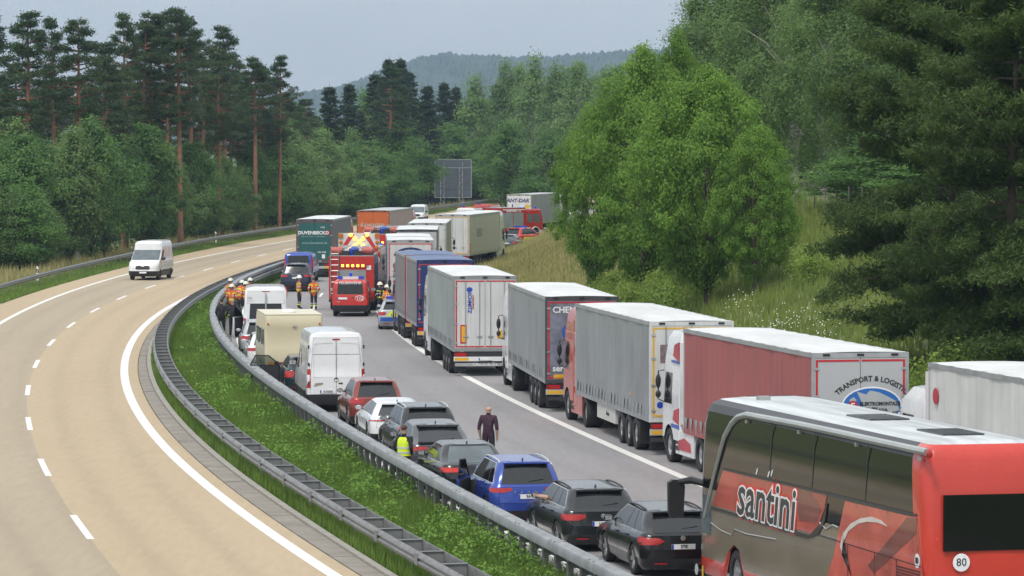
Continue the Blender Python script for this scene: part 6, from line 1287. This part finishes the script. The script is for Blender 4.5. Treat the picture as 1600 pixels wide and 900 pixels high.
# ------------------------------------------------------------------ people
SKIN = M('skin', (.50, .30, .22), .55); HAIRB = M('brown_hair', (.07, .045, .03), .7); HAIRD = M('dark_hair', (.025, .02, .018), .7)
CLOTH = lambda n, c_, nz_=(9, .25): M(n, c_, .85, nz=nz_)
NEON = CLOTH('hi_vis_yellow', (.62, .78, .04), (5, .08)); REFL = M('reflective_silver', (.55, .57, .58), .4); FFR = CLOTH('fire_jacket_orange', (.62, .13, .03)); FFB = CLOTH('fire_trousers', (.015, .017, .028)); FFD = CLOTH('fire_jacket_dark', (.03, .03, .045))
def person(label, x, y, rz, h=1.78, top=None, legs=None, shoes=None, arms='down', hair=None, helmet=None, vest=None, bands=None, lean=0.0, sleeve=True, group=None, beard=False):
    s = h / 1.78; T = thing('person', label, 'person', (x, y, 0), rz, group)
    V = {'pel': (0, 0, .96), 'spn': (.0, 0, 1.14), 'chs': (.01 + lean * .4, 0, 1.34), 'nkb': (.0 + lean, 0, 1.49), 'nck': (.015 + lean * 1.1, 0, 1.55), 'hd1': (.03 + lean * 1.3, 0, 1.63), 'hd2': (.02 + lean * 1.4, 0, 1.715)}
    rad = {'pel': (.17, .13), 'spn': (.165, .125), 'chs': (.185, .135), 'nkb': (.085, .07), 'nck': (.056, .056), 'hd1': (.088, .10), 'hd2': (.09, .10)}
    E_ = [('pel', 'spn'), ('spn', 'chs'), ('chs', 'nkb'), ('nkb', 'nck'), ('nck', 'hd1'), ('hd1', 'hd2')]; zone = {}
    for n in V: zone[n] = 'top'
    zone['pel'] = 'legs'; zone['nck'] = zone['hd1'] = zone['hd2'] = 'skin'
    for sd, k in ((1, 'l'), (-1, 'r')):
        lx = lean
        if arms == 'down': el, wr, hn = (-.05 + lx * .7, sd * .265, 1.13), (.03 + lx * .5, sd * .25, .89), (.05 + lx * .5, sd * .245, .80)
        elif arms == 'pocket': el, wr, hn = (-.09 + lx * .7, sd * .30, 1.15), (.06, sd * .22, .97), (.10, sd * .19, .90)
        elif arms == 'hold': el, wr, hn = (-.02 + lx, sd * .26, 1.15), (.2 + lx, sd * .13, 1.12), (.27 + lx, sd * .08, 1.13)
        else: el, wr, hn = (-.08, sd * .34, 1.17), (.02, sd * .20, 1.0), (.06, sd * .17, .98)
        V.update({k + 'sh': (.0 + lean * .8, sd * .20, 1.425), k + 'el': el, k + 'wr': wr, k + 'hn': hn, k + 'hp': (0, sd * .095, .90), k + 'kn': (.03, sd * .105, .50), k + 'an': (-.02, sd * .11, .09), k + 'to': (.15, sd * .13, .035)})
        rad.update({k + 'sh': (.078, .078), k + 'el': (.056, .056), k + 'wr': (.034, .034), k + 'hn': (.036, .026), k + 'hp': (.105, .11), k + 'kn': (.08, .08), k + 'an': (.06, .065), k + 'to': (.042, .03)})
        E_ += [('chs', k + 'sh'), (k + 'sh', k + 'el'), (k + 'el', k + 'wr'), (k + 'wr', k + 'hn'), ('pel', k + 'hp'), (k + 'hp', k + 'kn'), (k + 'kn', k + 'an'), (k + 'an', k + 'to')]
        zone.update({k + 'sh': 'top', k + 'el': 'top' if sleeve else 'skin', k + 'wr': 'skin', k + 'hn': 'skin', k + 'hp': 'legs', k + 'kn': 'legs', k + 'an': 'shoes', k + 'to': 'shoes'})
        d = (Vector(hn) - Vector(wr)).normalized(); sd_ = Vector((1, 0, 0)) if abs(d.x) < .7 else Vector((0, 0, 1)); side = (sd_ - d * sd_.dot(d)).normalized()
        for f in range(5):
            o = (f - 1.5) * .017; ln = (.055, .068, .066, .05, .045)[f]; b0 = Vector(hn) + side * (o if f < 4 else .03); t0 = b0 + d * (.04 if f < 4 else .0) + side * (0 if f < 4 else .02); t1 = t0 + d * ln * .6 + Vector((0, -sd * .012, 0)); 
            for nm, p in (('a', t0), ('b', t1)): V[f'{k}f{f}{nm}'] = tuple(p); rad[f'{k}f{f}{nm}'] = (.009, .009); zone[f'{k}f{f}{nm}'] = 'skin'
            E_ += [(k + 'hn', f'{k}f{f}a'), (f'{k}f{f}a', f'{k}f{f}b')]
    names = list(V); me = bpy.data.meshes.new('body'); me.from_pydata([V[n] for n in names], [(names.index(a), names.index(b)) for a, b in E_], []); o = bpy.data.objects.new('body', me); COL.objects.link(o)
    md = o.modifiers.new('s', 'SKIN'); sv = me.skin_vertices[0].data
    for i, n in enumerate(names): sv[i].radius = rad[n]; sv[i].use_root = n == 'pel'
    md.use_smooth_shade = True; sub = o.modifiers.new('d', 'SUBSURF'); sub.levels = sub.render_levels = 2
    dg = bpy.context.evaluated_depsgraph_get(); nm_ = bpy.data.meshes.new_from_object(o.evaluated_get(dg)); bpy.data.objects.remove(o)
    mats = [SKIN, top, legs, shoes or INK, bands[1] if bands else REFL, bands[2] if bands else REFL]; nm_.materials.clear()
    for m in mats: nm_.materials.append(m)
    segs = [(np.array(V[a]), np.array(V[b]), zone[b] if zone[a] != 'skin' or zone[b] == 'skin' else zone[b]) for a, b in E_]; zi = {'skin': 0, 'top': 1, 'legs': 2, 'shoes': 3}
    fix = {('pel', 'spn'): 'top', ('nkb', 'nck'): 'skin'}
    segs = [(np.array(V[a]), np.array(V[b]), fix.get((a, b), zone[a] if zone[a] == zone[b] else ('legs' if 'shoes' in (zone[a], zone[b]) and 'legs' in (zone[a], zone[b]) else 'top' if {zone[a], zone[b]} == {'top', 'skin'} and sleeve else 'top' if {zone[a], zone[b]} == {'top', 'legs'} else 'skin' if 'skin' in (zone[a], zone[b]) and not sleeve and a.endswith('el') else zone[a])), max(min(rad[a][0], rad[b][0]), .03)) for a, b in E_]
    cen = np.array([p.center for p in nm_.polygons]); best = np.full(len(cen), 9.0); idx = np.zeros(len(cen), int)
    for a, b, z, r in segs:
        ab = b - a; t = np.clip(((cen - a) @ ab) / (ab @ ab + 1e-9), 0, 1)[:, None]; dd = np.linalg.norm(cen - a - ab * t, axis=1) / r
        m = dd < best; best[m] = dd[m]; idx[m] = zi[z]
    if not sleeve: pass
    if bands:
        for z0, z1, mi in bands[0]: m = (cen[:, 2] > z0) & (cen[:, 2] < z1) & (idx > 0) & (idx < 3); idx[m] = mi
    nm_.polygons.foreach_set('material_index', idx.tolist()); nm_.polygons.foreach_set('use_smooth', [True] * len(cen))
    bo = link('body', nm_, T); bo.scale = (s, s, s)
    hx, hz = V['hd2'][0], V['hd2'][2]
    fc = MB().ell((hx + .098, 0, hz - .06), (.018, .016, .026), 8, 6).ell((hx + .0, .078, hz - .05), (.025, .012, .035), 8, 6).ell((hx + .0, -.078, hz - .05), (.025, .012, .035), 8, 6); 
    f1 = MB().ell((hx + .097, 0, hz - .06), (.018, .016, .026), 8, 6).build('nose', SKIN, T); f1.scale = (s, s, s)
    for sg in (1, -1):
        e = MB().ell((hx, sg * .078, hz - .05), (.025, .012, .035), 8, 6).build('ear', SKIN, T); e.scale = (s, s, s)
        e = MB().ell((hx + .082, sg * .032, hz - .03), (.01, .013, .009), 8, 6).build('eye', INK, T); e.scale = (s, s, s)
    e = MB().ell((hx + .084, 0, hz - .105), (.01, .026, .007), 8, 6).build('mouth', M('lips', (.36, .14, .12), .5), T); e.scale = (s, s, s)
    if hair: e = MB().ell((hx - .014, 0, hz + .008), (.098, .086, .098), 12, 8).build('hair', hair, T); e.scale = (s, s, s)
    if helmet:
        hm_ = MB().lathe([(.158, -.02), (.155, .0), (.135, .05), (.11, .10), (.06, .135), (.001, .148)], (hx, 0, hz + .0), 'z', 16).build('helmet', helmet, T); hm_.scale = (s, s, s); MB().tube([(hx - .15, 0, hz + .03), (hx - .08, 0, hz + .125), (hx + .05, 0, hz + .15), (hx + .14, 0, hz + .05)], .016, 5).build('helmet_crest', helmet, hm_)
        e = MB().prism([(-.12, -.09), (.12, -.09), (.14, .0), (-.14, .0)], (hx - .13, 0, hz), (0, 1, 0), (0, 0, 1), (-.01, 0, 0)).build('neck_flap', INK, hm_)
    if vest:
        vm = MB(); n = 18; ro = []
        for z, a, b, xo in ((.92, .185, .215, 0), (1.08, .165, .205, 0), (1.25, .17, .215, lean * .3), (1.40, .15, .20, lean * .7), (1.46, .10, .14, lean * .9)): ro.append([(xo + a * math.cos(2 * math.pi * k / n), b * math.sin(2 * math.pi * k / n), z) for k in range(n)])
        vs = [p for r in ro for p in r]; fs = [(i * n + k, i * n + (k + 1) % n, (i + 1) * n + (k + 1) % n, (i + 1) * n + k) for i in range(4) for k in range(n)]
        v = MB().add(vs, fs).build('vest', vest, T, 60); v.scale = (s, s, s)
        for z, a, b in ((.99, .182, .22), (1.13, .172, .218)):
            r1 = [(a * math.cos(2 * math.pi * k / n), b * math.sin(2 * math.pi * k / n), z) for k in range(n)]; MB().add(r1 + [(p[0], p[1], p[2] + .05) for p in r1], [(k, (k + 1) % n, n + (k + 1) % n, n + k) for k in range(n)]).build('reflective_band', REFL, v)
    return T
def stand(px, Z): return rear_at(px, Z)
q = stand(763, 113.5); person('bald man in a dark checked shirt standing alone on the empty lane', q[0], q[1], R(75), 1.80, CLOTH('checked_shirt', (.045, .02, .035), (14, .6)), CLOTH('dark_trousers', (.02, .02, .03)), None, 'down', sleeve=False)
q = stand(631, 107.0); person('man in a yellow high-visibility vest between the barrier and the black saloon', q[0], q[1], R(60), 1.66, CLOTH('black_jumper', (.015, .015, .02)), CLOTH('dark_jeans', (.03, .035, .05)), None, 'pocket', HAIRB, None, NEON)
q = stand(346, 190.5); person('person in black clothes with pale shoes standing by the barrier', q[0], q[1], R(100), 1.74, CLOTH('black_coat', (.014, .014, .018)), CLOTH('black_trousers', (.012, .012, .014)), M('pale_shoe', (.6, .6, .58), .6), 'pocket', HAIRD)
q = stand(363, 190.0); person('person in a long black coat with fair hair beside the minibus door', q[0], q[1], R(80), 1.72, CLOTH('black_coat', (.014, .014, .018)), CLOTH('black_coat', (.014, .014, .018)), M('pale_shoe', (.6, .6, .58), .6), 'hold', M('fair_hair', (.30, .24, .17), .7))
HW = M('helmet_white', (.72, .73, .62), .35); NB = CLOTH('neon_band', (.62, .72, .05), (5, .1)); FB = ([(1.02, 1.08, 4), (1.22, 1.27, 5), (1.36, 1.40, 4), (.22, .30, 4), (.34, .38, 5)], NB, REFL); FG = 'firefighters beside the barrier'
for i, (px, Z, a, l) in enumerate(((360, 217.0, 95, 'firefighter in orange jacket and white helmet at the end of the barrier group'), (361.5, 208.0, 80, 'firefighter with yellow striped orange jacket turned to the barrier'), (375, 214.0, 60, 'firefighter bending forward between two helmeted colleagues'), (384, 212.0, 100, 'firefighter in white helmet close behind the white car'), (391, 217.5, 120, 'firefighter with pale green helmet ahead of the white car'))):
    q = stand(px, Z); person(l, q[0], q[1], R(a), 1.78, FFR, FFB, None, 'hold' if i % 2 else 'down', None, HW, None, FB, .12 if i == 2 else 0, group=FG)
q = stand(467, 221.0); person('firefighter in white helmet and mustard-red jacket standing side-on in the free lane', q[0], q[1], R(20), 1.80, CLOTH('mustard_jacket', (.48, .16, .05)), FFB, None, 'down', None, M('helmet_pure_white', (.78, .78, .76), .35), None, FB)
q = stand(490, 219.5); person('firefighter seen from behind in orange jacket with yellow stripes and no helmet', q[0], q[1], R(95), 1.78, FFR, FFB, None, 'pocket', HAIRB, None, None, FB)
q = stand(440, 214.0); person('worker in orange jacket behind the white minibus roof', q[0], q[1], R(90), 1.76, FFR, FFR, None, 'down', HAIRD)
q = stand(594, 211.0); person('firefighter in dark gear beside the fire engine locker', q[0], q[1], R(140), 1.78, FFD, FFB, None, 'hold', None, HW, None, FB)
q = stand(604, 209.5); person('firefighter in orange jacket near the red-edged white doors', q[0], q[1], R(40), 1.70, FFR, FFB, None, 'down', None, HW, None, FB)
# forearm resting on the estate car's open window
q, h = cab(90.0, 943); d = Vector((math.cos(h), math.sin(h), 0)); lf = Vector((-d.y, d.x, 0)); o0 = Vector((q[0], q[1], 0)) + d * 2.55 + lf * .80 + Vector((0, 0, 1.04))
am = thing('person', 'driver resting a bare forearm on the dark grey estate car window sill', 'person', o0, h)
ma = MB().tube([(-.15, -.1, .0), (.02, .12, .03), (.22, .15, .02), (.30, .14, .015)], [.05, .048, .036, .034], 8); ma.ell((.35, .135, .015), (.05, .035, .022), 8, 6)
for k in range(4): ma.tube([(.38, .11 + k * .017, .018), (.42, .108 + k * .018, .012), (.445, .107 + k * .018, -.008)], .0085, 5)
ma.tube([(.34, .105, .015), (.37, .085, .01), (.40, .08, .0)], .0095, 5); ma.build('forearm', SKIN, am)
MB().ell((-.1, -.12, -.01), (.14, .1, .1), 8, 6).build('sleeve', CLOTH('black_jumper', (.015, .015, .02)), am)
